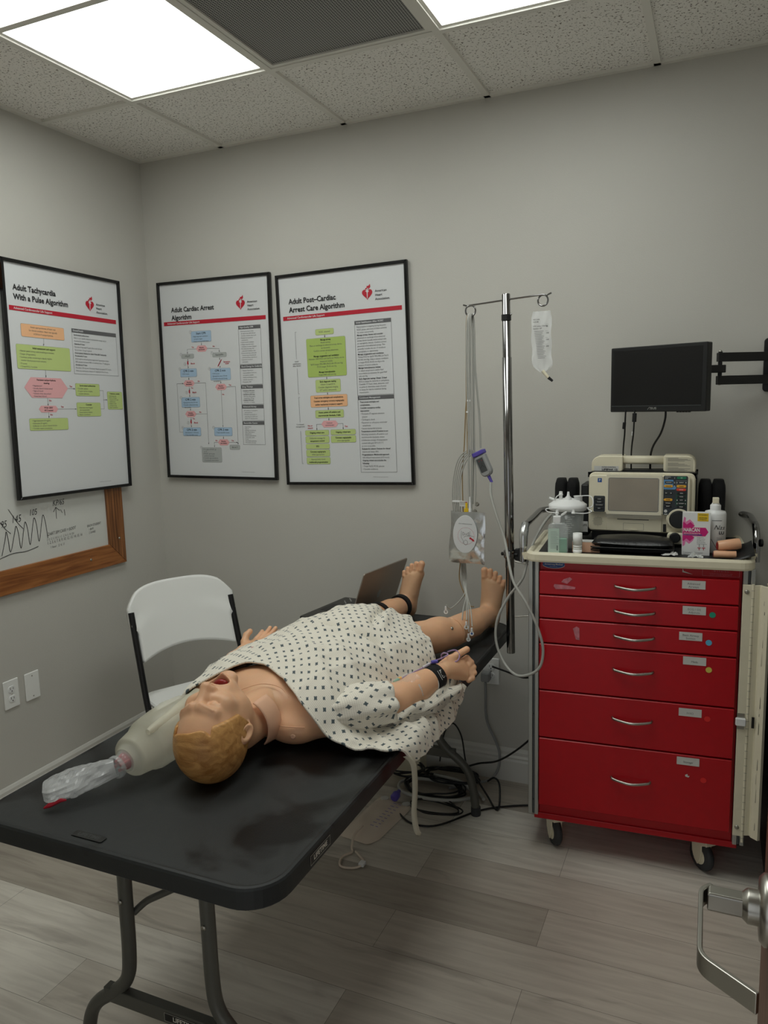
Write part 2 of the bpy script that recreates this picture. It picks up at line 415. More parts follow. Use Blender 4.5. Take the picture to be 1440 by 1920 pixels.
def rr(x0,x1,z0,z1,r,n=5):
    """rounded rectangle outline; r may be one radius or four (bl, br, tr, tl)"""
    R=r if isinstance(r,(tuple,list)) else (r,)*4
    out=[]
    for (cx,cz,a,q) in ((x0,z0,PI,R[0]),(x1,z0,1.5*PI,R[1]),(x1,z1,0,R[2]),(x0,z1,.5*PI,R[3])):
        sx=1 if cx==x0 else -1; sz=1 if cz==z0 else -1
        if q<=1e-6: out.append((cx,cz)); continue
        for k in range(n+1):
            t=a+PI/2*k/n; out.append((cx+sx*q+q*math.cos(t), cz+sz*q+q*math.sin(t)))
    return out
def circ(cx,cz,r,n=20,rz=None):
    rz=rz or r
    return [(cx+r*math.cos(2*PI*i/n),cz+rz*math.sin(2*PI*i/n)) for i in range(n)]
def crv(pts, n=8, closed=False):
    """Catmull-Rom through points"""
    P=[Vector(p) for p in pts]; out=[]; k=len(P)
    rng=range(k if closed else k-1)
    for i in rng:
        if closed: p0,p1,p2,p3=P[i-1],P[i],P[(i+1)%k],P[(i+2)%k]
        else: p0,p1,p2,p3=P[max(i-1,0)],P[i],P[i+1],P[min(i+2,k-1)]
        for j in range(n):
            t=j/n; out.append(.5*((2*p1)+(p2-p0)*t+(2*p0-5*p1+4*p2-p3)*t*t+(3*p1-p0-3*p2+p3)*t**3))
    if not closed: out.append(P[-1].copy())
    return out
def bend(pts, r, n=6):
    """polyline with rounded corners of radius r"""
    P=[Vector(p) for p in pts]; out=[P[0]]
    for i in range(1,len(P)-1):
        a=(P[i-1]-P[i]); b_=(P[i+1]-P[i]); k=min(r,a.length*.48,b_.length*.48)
        s0=P[i]+a.normalized()*k; s1=P[i]+b_.normalized()*k
        for j in range(n+1):
            t=j/n; out.append(s0*(1-t)**2+P[i]*2*t*(1-t)+s1*t*t)
    out.append(P[-1]); return out
def thing(name, label, cat, loc=(0,0,0), rotz=0., group=None, rot=None):
    o=bpy.data.objects.new(name,None); COL.objects.link(o); o.location=loc
    o.rotation_euler=rot if rot else (0,0,rotz); o.empty_display_size=.05
    o['label']=label; o['category']=cat
    if group: o['group']=group
    return o
def tag(o, label, cat, group=None):
    o['label']=label; o['category']=cat
    if group: o['group']=group
    return o
def struct(mb, name, parent=None, **k):
    o=mb.build(name,parent,**k)
    if not parent: o['kind']='structure'
    return o
# ================================================================== ROOM
RX = 3.2; FY = -2.93           # right wall, front wall (the camera stands in its doorway)
struct(MB().box(-.1,RX+.1,-4.2,.1,-.06,0,M['floor']),'floor')
struct(MB().box(-.1,RX+.1,0,.1,0,H+.1,M['wall']),'wall_back')
struct(MB().box(-.1,0,-3.05,0,0,H+.1,M['wall']),'wall_left')
struct(MB().box(RX,RX+.1,-3.05,0,0,H+.1,M['wall']),'wall_right')
wf=MB(); wf.box(0,1.78,FY-.14,FY,0,H+.1,M['wall']); wf.box(2.70,RX,FY-.14,FY,0,H+.1,M['wall']); wf.box(1.78,2.70,FY-.14,FY,2.06,H+.1,M['wall'])
struct(wf,'wall_front')
def baseprof(d=.016,h=.143):
    return [(0,0),(d,0),(d,h*.62),(d*.7,h*.68),(d*.85,h*.74),(d*.45,h*.80),(d*.55,h*.9),(d*.3,h*.97),(d*.15,h),(0,h)]
P=baseprof()
struct(MB().prism([(-a,b) for a,b in P],0,RX,M['white_paint'],axis='x'),'baseboard_back')
mb=MB(); mb.prism([(a,b) for a,b in P],-2.93,0,M['white_paint']); struct(mb,'baseboard_left')
mb=MB(); mb.prism([(RX-a,b) for a,b in P],-2.93,0,M['white_paint']); struct(mb,'baseboard_right')
# suspended ceiling: grid of T-bars, tiles, two lamps, one return grille
X0=.4666; D=.5769; T=.61
xs=[0,X0,X0+T,X0+2*T,X0+3*T,X0+4*T,RX]; ys=[0,-D,-D-T,-D-2*T,-D-3*T,-2.93]
g=MB()
tb=.012
for x in xs[1:-1]: g.box(x-tb,x+tb,-2.93,-.001,H-.004,H+.03,M['ceil_metal'])
for y in ys[1:-1]:
    for a,b in zip(xs[:-1],xs[1:]): g.box(a+(tb if a else 0),b-tb,y-tb,y+tb,H-.0045,H+.03,M['ceil_metal'])
g.box(0,RX,-.022,0,H-.004,H+.03,M['ceil_metal']); g.box(0,.022,-2.93,-.022,H-.004,H+.03,M['ceil_metal']); g.box(RX-.022,RX,-2.93,-.022,H-.004,H+.03,M['ceil_metal'])
struct(g,'trim_1')
tl=MB()
for i in range(len(xs)-1):
    for j in range(len(ys)-1):
        if (i,j) in ((1,1),(1,2),(3,1),(3,2),(2,1)): continue
        tl.box(xs[i]+.004,xs[i+1]-.004,ys[j+1]+.004,ys[j]-.004,H+.006,H+.02,M['tile'])
tl.box(-.1,RX+.1,-3.1,.1,H+.08,H+.12,M['tile'])
struct(tl,'ceiling')
def troffer(x0,y0,lab):
    t=thing('ceiling_light',lab,'light',(x0+T/2,y0-T,H),group='square-edged ceiling light panels')
    f=MB(); a=T/2-.012; b=T-.012; w_=.012
    for q in ((-a,-a+w_,-b,b),(a-w_,a,-b,b),(-a+w_,a-w_,-b,-b+w_),(-a+w_,a-w_,b-w_,b)): f.box(q[0],q[1],q[2],q[3],.002,.05,M['ceil_metal'])
    f.build('frame',t)
    d=MB(); d.box(-a+w_,a-w_,-b+w_,b-w_,.006,.012,M['lamp']); d.build('diffuser',t)
troffer(X0,-D,'bright white rectangular ceiling light left of the perforated grille, nearest the left wall')
troffer(X0+2*T,-D,'bright white ceiling light at the top right of the perforated grille')
t=thing('return_air_grille','grey perforated metal air return grille between the two ceiling lights','vent',(X0+1.5*T,-D-T/2,H))
g=MB(); a=T/2-.013
g.box(-a,a,-a,a,.004,.008,M['grille']); g.build('perforated_face',t)
g=MB(); b=a-.016
for q in ((-a,-b,-a,a),(b,a,-a,a),(-b,b,-a,-b),(-b,b,b,a)): g.box(q[0],q[1],q[2],q[3],-.002,.02,M['ceil_metal'])
g.build('frame',t)

# outlets and plates
def plate(name,label,cat,x,y,z,rotz,kind):
    t=thing(name,label,cat,(x,y,z),rotz)
    p=MB(); p.prism(rr(-.035,.035,-.0575,.0575,.004),-.006,0,M['white_plastic'],c=.0025); p.build('cover_plate',t)
    if kind!='blank':
        for zz in (.0195,-.0195):
            q=MB(); q.prism([(a,max(-.0135,min(.0135,b))+zz) for a,b in circ(0,0,.0165,24)],-.0085,-.005,M['bright_white'],c=.001)
            q.box(-.0075,-.0055,-.0088,-.0084,zz-.001,zz+.008,M['black_paint']); q.box(.0055,.0075,-.0088,-.0084,zz-.001,zz+.007,M['black_paint'])
            q.prism(circ(0,zz-.007,.0025,10),-.0088,-.0084,M['black_paint']); q.build('socket',t)
        s=MB(); s.lathe([(.003,0),(.003,.001),(.001,.002)],M['steel'],(0,-.006,0),(0,-1,0),10); s.build('screw',t)
    else:
        for zz in (.042,-.042):
            s=MB(); s.lathe([(.003,0),(.003,.001),(.001,.002)],M['steel'],(0,-.006,zz),(0,-1,0),10); s.build('screw',t)
    return t
plate('electrical_outlet','white duplex outlet on the left wall, below the whiteboard','outlet',0,-.968,.506,PI/2,'duplex')
plate('blank_wall_plate','white blank cover plate on the left wall, right of the duplex outlet','wall plate',0,-.867,.504,PI/2,'blank')
plate('electrical_outlet','white outlet low on the back wall with a grey plug in it','outlet',1.688,0,.475,0,'duplex')

# ================================================================== DOOR (opened inwards, right of the camera)
dr=struct(MB().box(2.607,2.651,-2.84,-1.985,.008,2.03,M['door_wood']),'door_1',bevel=.002)
t=MB()
hy,hz=-2.055,.992
t.lathe([(.0415,0),(.0415,.004),(.036,.009),(.024,.010)],M['steel'],(2.607,hy,hz),(-1,0,0),36)
o=t.build('rosette',dr)
t=MB(); t.lathe([(.0205,.008),(.0205,.022),(.017,.026),(.015,.028)],M['steel'],(2.607,hy,hz),(-1,0,0),28)
t.prism([(2.540,hy-.011),(2.584,hy-.011),(2.584,hy+.011),(2.540,hy+.011)],hz-.012,hz+.012,M['steel'],axis='z',c=.002)
# lever: flat bar running along the door face, its end bent back to the door
path=bend([(2.5445,hy+.012,hz),(2.5325,hy-.002,hz),(2.5335,hy-.118,hz-.004),(2.590,hy-.158,hz-.004)],.014,8)
vs=[];fs=[]
for i,p in enumerate(path):
    tdir=(path[min(i+1,len(path)-1)]-path[max(i-1,0)]).normalized(); nrm=Vector((tdir.y,-tdir.x,0)).normalized()*.0028
    hgt=.012
    for s_ in (1,-1):
        for q in (1,-1): vs.append(p+nrm*s_+Vector((0,0,hgt*q*(1 if s_==1 else -1))))
for i in range(len(path)-1):
    for j in range(4): j2=(j+1)%4; fs.append((i*4+j,i*4+j2,(i+1)*4+j2,(i+1)*4+j))
fs+= [(3,2,1,0),tuple(len(path)*4-4+k for k in range(4))]
t.add(vs,fs,M['steel']); o=t.build('door_handle',dr,bevel=.0012)

# ================================================================== BLACK CABINET behind the cart's right side
t=thing('black_cabinet','black cabinet barely showing behind the white side panel of the red cart','cabinet',(2.96,-.30,0))
c=MB(); c.box(-.235,.235,-.28,.28,.0,.93,M['black_paint']); c.build('body',t,bevel=.006)
for k in range(3):
    d=MB(); d.box(-.22,.22,-.298,-.281,.03+k*.3,.31+k*.3,M['black_paint']); dd=d.build('drawer',t,bevel=.003)
    d=MB(); d.tube(bend([(-.06,-.298,.20+k*.3),(-.06,-.318,.20+k*.3),(.06,-.318,.20+k*.3),(.06,-.298,.20+k*.3)],.01),.004,M['black_gloss']); d.build('handle',dd)
# ================================================================== FOLDING TABLE
TX0,TX1,TY0,TY1,TZ = 1.055,1.820,-1.952,-.142,.737
t=thing('folding_table','black plastic folding table with grey metal legs carrying the manikin','table',((TX0+TX1)/2,(TY0+TY1)/2,0))
tcx,tcy=(TX0+TX1)/2,(TY0+TY1)/2
hx,hyy=(TX1-TX0)/2,(TY1-TY0)/2
def ring(ins,z,r=.085,n=8):
    return [(a,b,z) for a,b in rr(-hx+ins,hx-ins,-hyy+ins,hyy-ins,max(.01,r-ins),n)]
lv=[(.030,TZ-.044),(.004,TZ-.046),(0,TZ-.042),(0,TZ-.006),(.003,TZ-.0015),(.008,TZ),(.014,TZ-.0012),(.02,TZ-.0012)]
m=MB(); vs=[];fs=[]; n=len(ring(0,0))
for ins,z in lv: vs+=ring(ins,z)
for k in range(len(lv)-1):
    for i in range(n): j=(i+1)%n; fs.append((k*n+i,k*n+j,(k+1)*n+j,(k+1)*n+i))
fs.append(tuple((len(lv)-1)*n+i for i in range(n))); fs.append(tuple(range(n))[::-1])
m.add(vs,fs,M['table_top'])
top=m.build('tabletop',t)
def plaque(w_,h_,s,m1,m2):
    p=MB(); p.prism(rr(-w_/2,w_/2,-h_/2,h_/2,h_*.2,3),-.0006,0,m1,c=0)
    p.line([(-w_/2+.001,-h_/2+.001),(w_/2-.001,-h_/2+.001),(w_/2-.001,h_/2-.001),(-w_/2+.001,h_/2-.001),(-w_/2+.001,-h_/2+.001)],.0006,m2,-.0008)
    p.text('LIFETIME',0,0,s,m2,-.0009,'CENTER',.02); return p
M['emboss']=mat('embossed_plastic',(16,16,16),.3)
M['logo_line']=mat('logo_light',(225,222,210),.4)
p=plaque(.082,.02,.015,M['emboss'],mat('emboss_line',(62,64,64),.4)); o=p.build('brand_emblem',top); o.location=(-.07,-hyy+.035,TZ+.0002); o.rotation_euler=(-PI/2,0,0)
p=plaque(.085,.022,.015,M['table_top'],M['logo_line']); o=p.build('brand_emblem',top); o.location=(hx+.0003,-hyy+.20,TZ-.024); o.rotation_euler=(0,0,PI/2)
def legset(yc,sgn):
    lg=[]
    for sx in (-1,1):
        path=bend([(sx*.10,yc,TZ-.035),(sx*.118,yc,.305),(sx*.17,yc,.19),(sx*.262,yc,.14),(sx*.285,yc,.028)],.12,8) if False else \
             crv([(sx*.113,yc+sgn*.0,TZ-.04),(sx*.115,yc,.50),(sx*.117,yc,.36),(sx*.128,yc,.295),(sx*.165,yc,.25),(sx*.222,yc,.205),(sx*.252,yc,.16),(sx*.268,yc,.09),(sx*.275,yc,.03)],6)
        m=MB(); m.tube(path,.0165,M['greyleg'],14); L=m.build('leg',t)
        m=MB(); m.lathe([(.0185,0),(.0195,.003),(.0188,.034)],M['rubber'],(sx*.276,yc,.001),(0,0,1),16); m.build('foot_cap',L)
        m=MB(); m.lathe([(.006,0),(.006,.003),(.002,.004)],M['steel'],(sx*.116,yc-.0165,.50),(0,-1,0),12); m.build('rivet',L)
    m=MB(); m.box(-.195,.195,yc-.012,yc+.012,.222,.258,M['greyleg']); cb=m.build('cross_bar',t,bevel=.002)
    p=plaque(.11,.022,.016,M['black_plastic'],M['logo_line']); 
    if sgn<0: o=p.build('brand_emblem',cb); o.location=(.04,yc-.0125,.240)
    m=MB(); m.box(-.20,.20,yc-.012,yc+.012,TZ-.062,TZ-.04,M['greyleg']); m.build('top_bar',t,bevel=.002)
    m=MB(); m.tube(bend([(-.108,yc-sgn*.016,.455),(-.085,yc-sgn*.03,.480),(.03,yc-sgn*.05,.545),(.19,yc-sgn*.10,TZ-.05)],.02,5),.0085,M['greyleg'],8); m.build('brace',t)
legset(-1.785-tcy,-1)
legset(-.325-tcy,1)
for s_ in (-1,1):
    m=MB(); m.box(s_*.3-.012,s_*.3+.012,-hyy+.1,hyy-.1,TZ-.062,TZ-.04,M['greyleg']); m.build('side_rail',t,bevel=.002)

# ================================================================== FOLDING CHAIR
M['chair_black']=mat('chair_frame',(24,24,25),.3)
t=thing('folding_chair','white plastic folding chair with black metal frame standing behind the table','chair',(.650,-.585,0),math.radians(61))
# local frame: X across, -Y is the sitting side, Z up
def arc(z,x,dep=.035): return dep*(1-(x/.23)**2)
b=MB(); nx,nz=36,24; vs=[];fs=[]
for j in range(nz+1):
    for i in range(nx+1):
        u=i/nx*2-1; v=j/nz
        x=u*(.205+.026*(lambda q:q*q*(3-2*q))(min(1,max(0,(v-.52)/.16))))
        ztop=.892-.062*abs(u)**4-.02*max(0,abs(u)-.8)/.2; zbot=.598+.030*(1-u*u)
        z=zbot+(ztop-zbot)*v; y=.045*(1-u*u)+.33*(z-.6)+.120
        vs.append((x,y,z))
for j in range(nz):
    for i in range(nx): a=j*(nx+1)+i; fs.append((a,a+1,a+nx+2,a+nx+1))
b.add(vs,fs,M['white_plastic'],True); b.build('backrest',t,solid=.022)
s=MB(); s.prism(rr(-.205,.205,-.20,.19,.06,6),.427,.447,M['white_plastic'],axis='z',c=.006); s.build('seat',t)
for sx in (-1,1):
    f=MB(); f.tube(crv([(sx*.219,.182,.795),(sx*.220,.118,.60),(sx*.221,.02,.36),(sx*.222,-.225,.012)],6),.0125,M['chair_black'],12)
    q=f.build('front_leg',t)
    f=MB(); f.lathe([(.015,0),(.016,.02)],M['rubber'],(sx*.218,-.227,.001),(0,0,1),12); f.build('foot_cap',q)
    f=MB(); f.tube([(sx*.195,-.06,.42),(sx*.197,.10,.24),(sx*.20,.28,.012)],.011,M['chair_black'],12); q=f.build('rear_leg',t)
    f=MB(); f.lathe([(.014,0),(.015,.02)],M['rubber'],(sx*.20,.282,.001),(0,0,1),12); f.build('foot_cap',q)
    f=MB(); f.tube(crv([(sx*.226,.04,.43),(sx*.23,.06,.36),(sx*.222,.12,.30)],4),.006,M['chair_black'],8); f.build('hinge_link',t)
f=MB(); f.tube([(-.2,.20,.13),(.2,.20,.13)],.009,M['chair_black']); f.build('stretcher',t)
f=MB(); f.tube([(-.217,-.17,.08),(.217,-.17,.08)],.009,M['chair_black']); f.build('stretcher',t)
# ================================================================== MANIKIN: one continuous body grown from an implicit surface
def smin(a,b,k):
    h=np.clip(.5+.5*(b-a)/k,0,1); return b*(1-h)+a*h-k*h*(1-h)
def smax(a,b,k): return -smin(-a,-b,k)
def cap(P,a,b,ra,rb):
    a=np.array(a,np.float32); b=np.array(b,np.float32); ab=b-a
    h=np.clip(((P-a)@ab)/(ab@ab),0,1); d=P-a-h[...,None]*ab
    return np.sqrt((d*d).sum(-1))-(ra+(rb-ra)*h)
def elp(P,c,r,R=None):
    q=P-np.array(c,np.float32)
    if R is not None: q=q@np.array(R,np.float32)      # columns of R = ellipsoid axes
    r=np.array(r,np.float32); k0=np.sqrt(((q/r)**2).sum(-1)); k1=np.sqrt(((q/(r*r))**2).sum(-1))
    return k0*(k0-1)/np.maximum(k1,1e-6)
def chain(P,pts,rs,k=.02):
    d=None
    for i in range(len(pts)-1):
        q=cap(P,pts[i],pts[i+1],rs[i],rs[i+1]); d=q if d is None else smin(d,q,min(k,.005))
    return d
def surface(f, lo, hi, h):
    lo=np.array(lo,float); hi=np.array(hi,float); n=np.ceil((hi-lo)/h).astype(int)+1
    ax=[lo[i]+h*np.arange(n[i]) for i in range(3)]
    V=np.empty(n,np.float32)
    for i in range(0,n[0],16):
        g=np.stack(np.meshgrid(ax[0][i:i+16],ax[1],ax[2],indexing='ij'),-1).astype(np.float32)
        V[i:i+16]=f(g)
    V[0]=V[-1]=1; V[:,0]=V[:,-1]=1; V[:,:,0]=V[:,:,-1]=1
    S=V<0
    def sh(A,dx,dy,dz): return A[dx:n[0]-1+dx,dy:n[1]-1+dy,dz:n[2]-1+dz]
    cnt=np.zeros(n-1,np.float32); acc=np.zeros(tuple(n-1)+(3,),np.float32)
    corners=[(0,0,0),(1,0,0),(0,1,0),(0,0,1),(1,1,0),(1,0,1),(0,1,1),(1,1,1)]
    edges=[((0,0,0),(1,0,0)),((0,1,0),(1,1,0)),((0,0,1),(1,0,1)),((0,1,1),(1,1,1)),
           ((0,0,0),(0,1,0)),((1,0,0),(1,1,0)),((0,0,1),(0,1,1)),((1,0,1),(1,1,1)),
           ((0,0,0),(0,0,1)),((1,0,0),(1,0,1)),((0,1,0),(0,1,1)),((1,1,0),(1,1,1))]
    for a,b in edges:
        A=sh(V,*a);B=sh(V,*b); m=(A<0)!=(B<0)
        t=np.where(m,A/np.where(m,A-B,1),0)
        cnt+=m
        for k in range(3): acc[...,k]+=np.where(m,a[k]+t*(b[k]-a[k]),0)
    act=cnt>0; idx=-np.ones(n-1,np.int64); idx[act]=np.arange(act.sum())
    cell=np.argwhere(act); pos=lo+h*(cell+acc[act]/cnt[act][:,None])
    F=[]
    for k in range(3):
        sl0=[slice(1,n[i]-1) for i in range(3)]; sl1=list(sl0)
        sl0[k]=slice(0,n[k]-1); sl1[k]=slice(1,n[k])
        A=S[tuple(sl0)];B=S[tuple(sl1)]; e=np.argwhere(A!=B); 
        if len(e)==0: continue
        off=[1,1,1]; off[k]=0; e0=e+np.array(off)
        u,v=(k+1)%3,(k+2)%3
        def cellid(du,dv):
            q=e0.copy(); q[:,u]-=du; q[:,v]-=dv; return idx[q[:,0],q[:,1],q[:,2]]
        q=np.stack([cellid(1,1),cellid(0,1),cellid(0,0),cellid(1,0)],1)
        inside=A[e[:,0],e[:,1],e[:,2]]
        q[~inside]=q[~inside][:,::-1]; F.append(q)
    F=np.concatenate(F); return pos,F
def mesh_np(name,parts,mats,parent=None,smooth_iter=0):
    vs=[];fs=[];mi=[];o=0
    for k,(p,f,mm) in enumerate(parts):
        vs.append(p); fs.append(f+o); mi.append(np.full(len(f),mm)); o+=len(p)
    vs=np.concatenate(vs);fs=np.concatenate(fs);mi=np.concatenate(mi)
    me=bpy.data.meshes.new(name); me.vertices.add(len(vs)); me.vertices.foreach_set('co',vs.astype(np.float32).ravel())
    me.loops.add(len(fs)*4); me.polygons.add(len(fs))
    me.loops.foreach_set('vertex_index',fs.astype(np.int32).ravel())
    me.polygons.foreach_set('loop_start',np.arange(0,len(fs)*4,4,dtype=np.int32))
    me.polygons.foreach_set('loop_total',np.full(len(fs),4,dtype=np.int32))
    me.update(calc_edges=True); me.validate()
    for q in mats: me.materials.append(q)
    me.polygons.foreach_set('material_index',mi.astype(np.int32)); me.polygons.foreach_set('use_smooth',[True]*len(fs)); me.update()
    ob=bpy.data.objects.new(name,me); COL.objects.link(ob)
    if parent: ob.parent=parent
    if smooth_iter:
        q=ob.modifiers.new('soften','SMOOTH'); q.factor=.5; q.iterations=smooth_iter
    return ob

# ---- head, in its own frame: x = its left... right-hand side, y = face direction, z = crown
HC=np.array([1.452,-1.586,.843]); 
_fa=Vector((-.12,-.25,.96)).normalized(); _cr=Vector((.07,-.95,-.2)); _cr=(_cr-_fa*_cr.dot(_fa)).normalized(); _sx=_fa.cross(_cr).normalized()*-1
# local x axis: keep a right-handed frame x = y cross z
_sx=_fa.cross(_cr).normalized()
HR=np.array([[_sx.x,_fa.x,_cr.x],[_sx.y,_fa.y,_cr.y],[_sx.z,_fa.z,_cr.z]])   # local -> world
HS=.97
def to_head(P): return ((P-HC.astype(np.float32))@HR.astype(np.float32))/HS
def head_base(p):
    ax=np.abs(p[...,0]); q=np.stack([ax,p[...,1],p[...,2]],-1)
    d=elp(p,(0,-.010,.028),(.079,.095,.093))
    d=smin(d,elp(p,(0,.022,-.012),(.066,.078,.085)),.03)          # mid face
    d=smin(d,elp(p,(0,.028,-.055),(.056,.060,.060)),.03)          # jaw
    d=smin(d,elp(q,(.050,.005,-.052),(.020,.045,.035)),.025)      # jaw corners
    d=smin(d,elp(p,(0,.076,-.111),(.026,.020,.019)),.022)         # chin
    d=smin(d,elp(q,(.043,.068,-.012),(.024,.022,.020)),.022)      # cheek bones
    return d,q
def f_head(P):
    p=to_head(P); d,q=head_base(p)
    d=smin(d,cap(q,(.012,.092,.036),(.046,.074,.034),.010,.008),.016)  # brow ridge
    d=smax(d,-elp(q,(.031,.105,.014),(.022,.022,.013)),.012)           # sockets
    d=smin(d,elp(q,(.031,.072,.014),(.018,.0185,.0135)),.004)          # closed lids
    d=smax(d,-cap(q,(.018,.0895,.008),(.031,.0925,.0055),.0013,.0015),.002)
    d=smax(d,-cap(q,(.031,.0925,.0055),(.045,.083,.009),.0015,.0013),.002)
    d=smin(d,cap(p,(0,.088,.028),(0,.111,-.016),.009,.0125),.014)     # nose
    d=smin(d,elp(p,(0,.112,-.020),(.0135,.012,.0105)),.008)
    d=smin(d,elp(q,(.0145,.100,-.024),(.009,.011,.0085)),.007)
    d=smax(d,-elp(q,(.0068,.108,-.0315),(.0038,.006,.005)),.003)
    # eyebrow relief
    d=smin(d,cap(q,(.014,.1005,.036),(.046,.084,.039),.0032,.0022),.004)
    # lips round an open mouth
    d=smin(d,elp(p,(0,.074,-.066),(.040,.027,.032)),.016)
    d=smin(d,cap(q,(0,.1030,-.0430),(.033,.084,-.058),.0058,.0035),.006)
    d=smin(d,cap(q,(0,.098,-.0935),(.031,.082,-.074),.0072,.0035),.006)
    d=smax(d,-elp(p,(0,.108,-.068),(.0320,.052,.0225)),.004)
    # chin-throat
    # ears
    e=elp(q,(.081,-.014,-.002),(.011,.021,.033)); e=smax(e,-elp(q,(.092,-.008,.0),(.010,.014,.023)),.004)
    e=smin(e,elp(q,(.079,-.004,-.008),(.006,.006,.009)),.004); e=smin(e,elp(q,(.074,-.004,-.030),(.006,.008,.008)),.006)
    d=smin(d,e,.005)
    # neck
    n=cap(P,(1.462,-1.50,.815),(1.465,-1.36,.825),.056,.062)
    d=smin(d,n,.018)
    return d
def f_hair(P):
    p=to_head(P); d,q=head_base(p); th=.0065
    ax=q[...,0]; y=p[...,1]; z=p[...,2]
    nz=.00018*np.sin(y*300+p[...,0]*140+z*60+2*np.sin(p[...,0]*60))
    d=d-th-nz
    # region of the hair: behind the hairline, above the ears, with a side parting and sideburns
    part=.010*np.exp(-((p[...,0]-.030)/.016)**2)
    front=(y-.046) - (z-.078)*.95 + .9*np.clip(ax-.042,0,1) - part     # forehead hairline: keep where <0
    side=np.where(ax>.05, np.maximum((y-.034),0),0)
    reg=front
    low=-(z+.038)+np.clip((y+.02),-.2,.0)*.2                            # nape
    ear=-(z-.012)+ -(.0-0)                                              # above the ear in front of it
    burn=np.maximum(np.maximum(y-.043-(z)*.25, -(z+.020)+(y-.02)*.55),.05-ax)
    back=np.maximum(y+.030, low)
    above=np.maximum(front,-(z-.028))
    r=np.minimum(np.minimum(burn,back),above)
    return smax(d,r,.006)
hp,hf=surface(f_head,HC-np.array([.13,.17,.15]),HC+np.array([.13,.235,.16]),.0019)

# ---- trunk, arms and legs
RSH=(1.625,-1.335,.800); LSH=(1.295,-1.385,.815)
def f_body(P):
    d=elp(P,(1.455,-1.19,.825),(.150,.22,.072))
    d=smin(d,elp(P,(1.465,-.90,.82),(.130,.20,.07)),.06)
    d=smin(d,cap(P,(1.34,-1.35,.820),(1.585,-1.35,.812),.052,.052),.04)
    d=smin(d,cap(P,(1.462,-1.50,.815),(1.465,-1.30,.825),.054,.064),.03)
    d=smin(d,elp(P,(1.415,-1.31,.835),(.135,.085,.062)),.03)
    d=smin(d,elp(P,(1.30,-1.37,.825),(.055,.06,.048)),.03)
    d=smin(d,elp(P,(1.545,-1.378,.783),(.078,.062,.044)),.025)
    # right arm
    d=smin(d,chain(P,[RSH,(1.715,-1.225,.805),(1.752,-1.175,.80)],[.048,.046,.045],.03),.03)
    d=smin(d,chain(P,[(1.752,-1.185,.803),(1.778,-1.11,.812),(1.812,-1.02,.826),(1.824,-.985,.832)],[.043,.045,.032,.026],.02),.02)
    # left arm
    d=smin(d,chain(P,[LSH,(1.19,-1.20,.795),(1.115,-1.02,.785),(1.088,-.93,.785)],[.056,.046,.036,.026],.03),.03)
    # legs
    d=smin(d,chain(P,[(1.53,-.86,.825),(1.665,-.63,.812),(1.70,-.55,.806),(1.728,-.40,.800),(1.752,-.25,.795)],[.068,.058,.052,.050,.034],.03),.05)
    d=smin(d,elp(P,(1.672,-.615,.842),(.038,.055,.030)),.02)
    d=smin(d,chain(P,[(1.39,-.86,.825),(1.362,-.60,.81),(1.37,-.50,.806),(1.38,-.35,.80),(1.392,-.21,.795)],[.062,.054,.052,.048,.034],.03),.05)
    d=np.maximum(d,.7385-P[...,2])
    # feet
    d=smin(d,foot(P,(1.752,-.245,.793),1,.012),.02)
    d=smin(d,foot(P,(1.392,-.205,.793),-1,.030),.02)
    return d
def foot(P,a,sd,lean):
    """a = ankle; toes point up; sd=+1: big toe on the -x side"""
    a=np.array(a,float)
    d=elp(P,a+np.array((0,.012,-.028)),(.030,.036,.026))
    A=lambda x,y,z: a+np.array([x,y,z])
    d=smin(d,chain(P,[a,A(lean*.35,.0,.045),A(lean*.85,.010,.118)],[.035,.033,.024],.02),.02)
    d=smin(d,cap(P,A(-sd*.006,.004,.02),A(lean*.9-sd*.026,.010,.130),.028,.0205),.02)
    d=smin(d,cap(P,A(sd*.006,.006,.02),A(lean*.9+sd*.030,.014,.114),.028,.0175),.02)
    d=smin(d,cap(P,A(0,.02,-.02),A(lean*.9,.024,.11),.026,.020),.02)
    return d
def f_toes(P,a,sd,lean):
    a=np.array(a,float); d=f_cut=None
    base=a+np.array([lean*.9,.010,.134]); out=None
    spec=[(-.030,.002,.046,.0128),(-.010,.005,.044,.0090),(.008,.001,.039,.0086),(.024,-.007,.033,.0082),(.038,-.017,.027,.0080)]
    for dx,dz,L,r in spec:
        b=base+np.array([sd*dx,0,dz-.012]); e=base+np.array([sd*dx*1.12+lean*.15,-.005,dz+L-.012])
        mid=(b+e)/2+np.array([0,-.006,0])
        q=smin(cap(P,b,mid,r*1.05,r*.95),cap(P,mid,e,r*.95,r*1.12),.004)
        q=smax(q,-elp(P,e+np.array([0,-r*1.25,.003]),(r*.62,.0025,r*.62)),.001)
        out=q if out is None else smin(out,q,.0025)
    return out
bp_,bf_=surface(f_body,(1.03,-1.56,.725),(1.90,-.14,.945),.0058)
feet=[]
for a,sd,le in (((1.752,-.245,.793),1,.012),((1.392,-.205,.793),-1,.030)):
    fn=lambda P,a=a,sd=sd,le=le: smin(foot(P,a,sd,le),f_toes(P,a,sd,le),.005)
    a_=np.array(a); feet.append(surface(fn,a_+(-.07,-.05,-.056),a_+(.08,.07,.20),.0024))

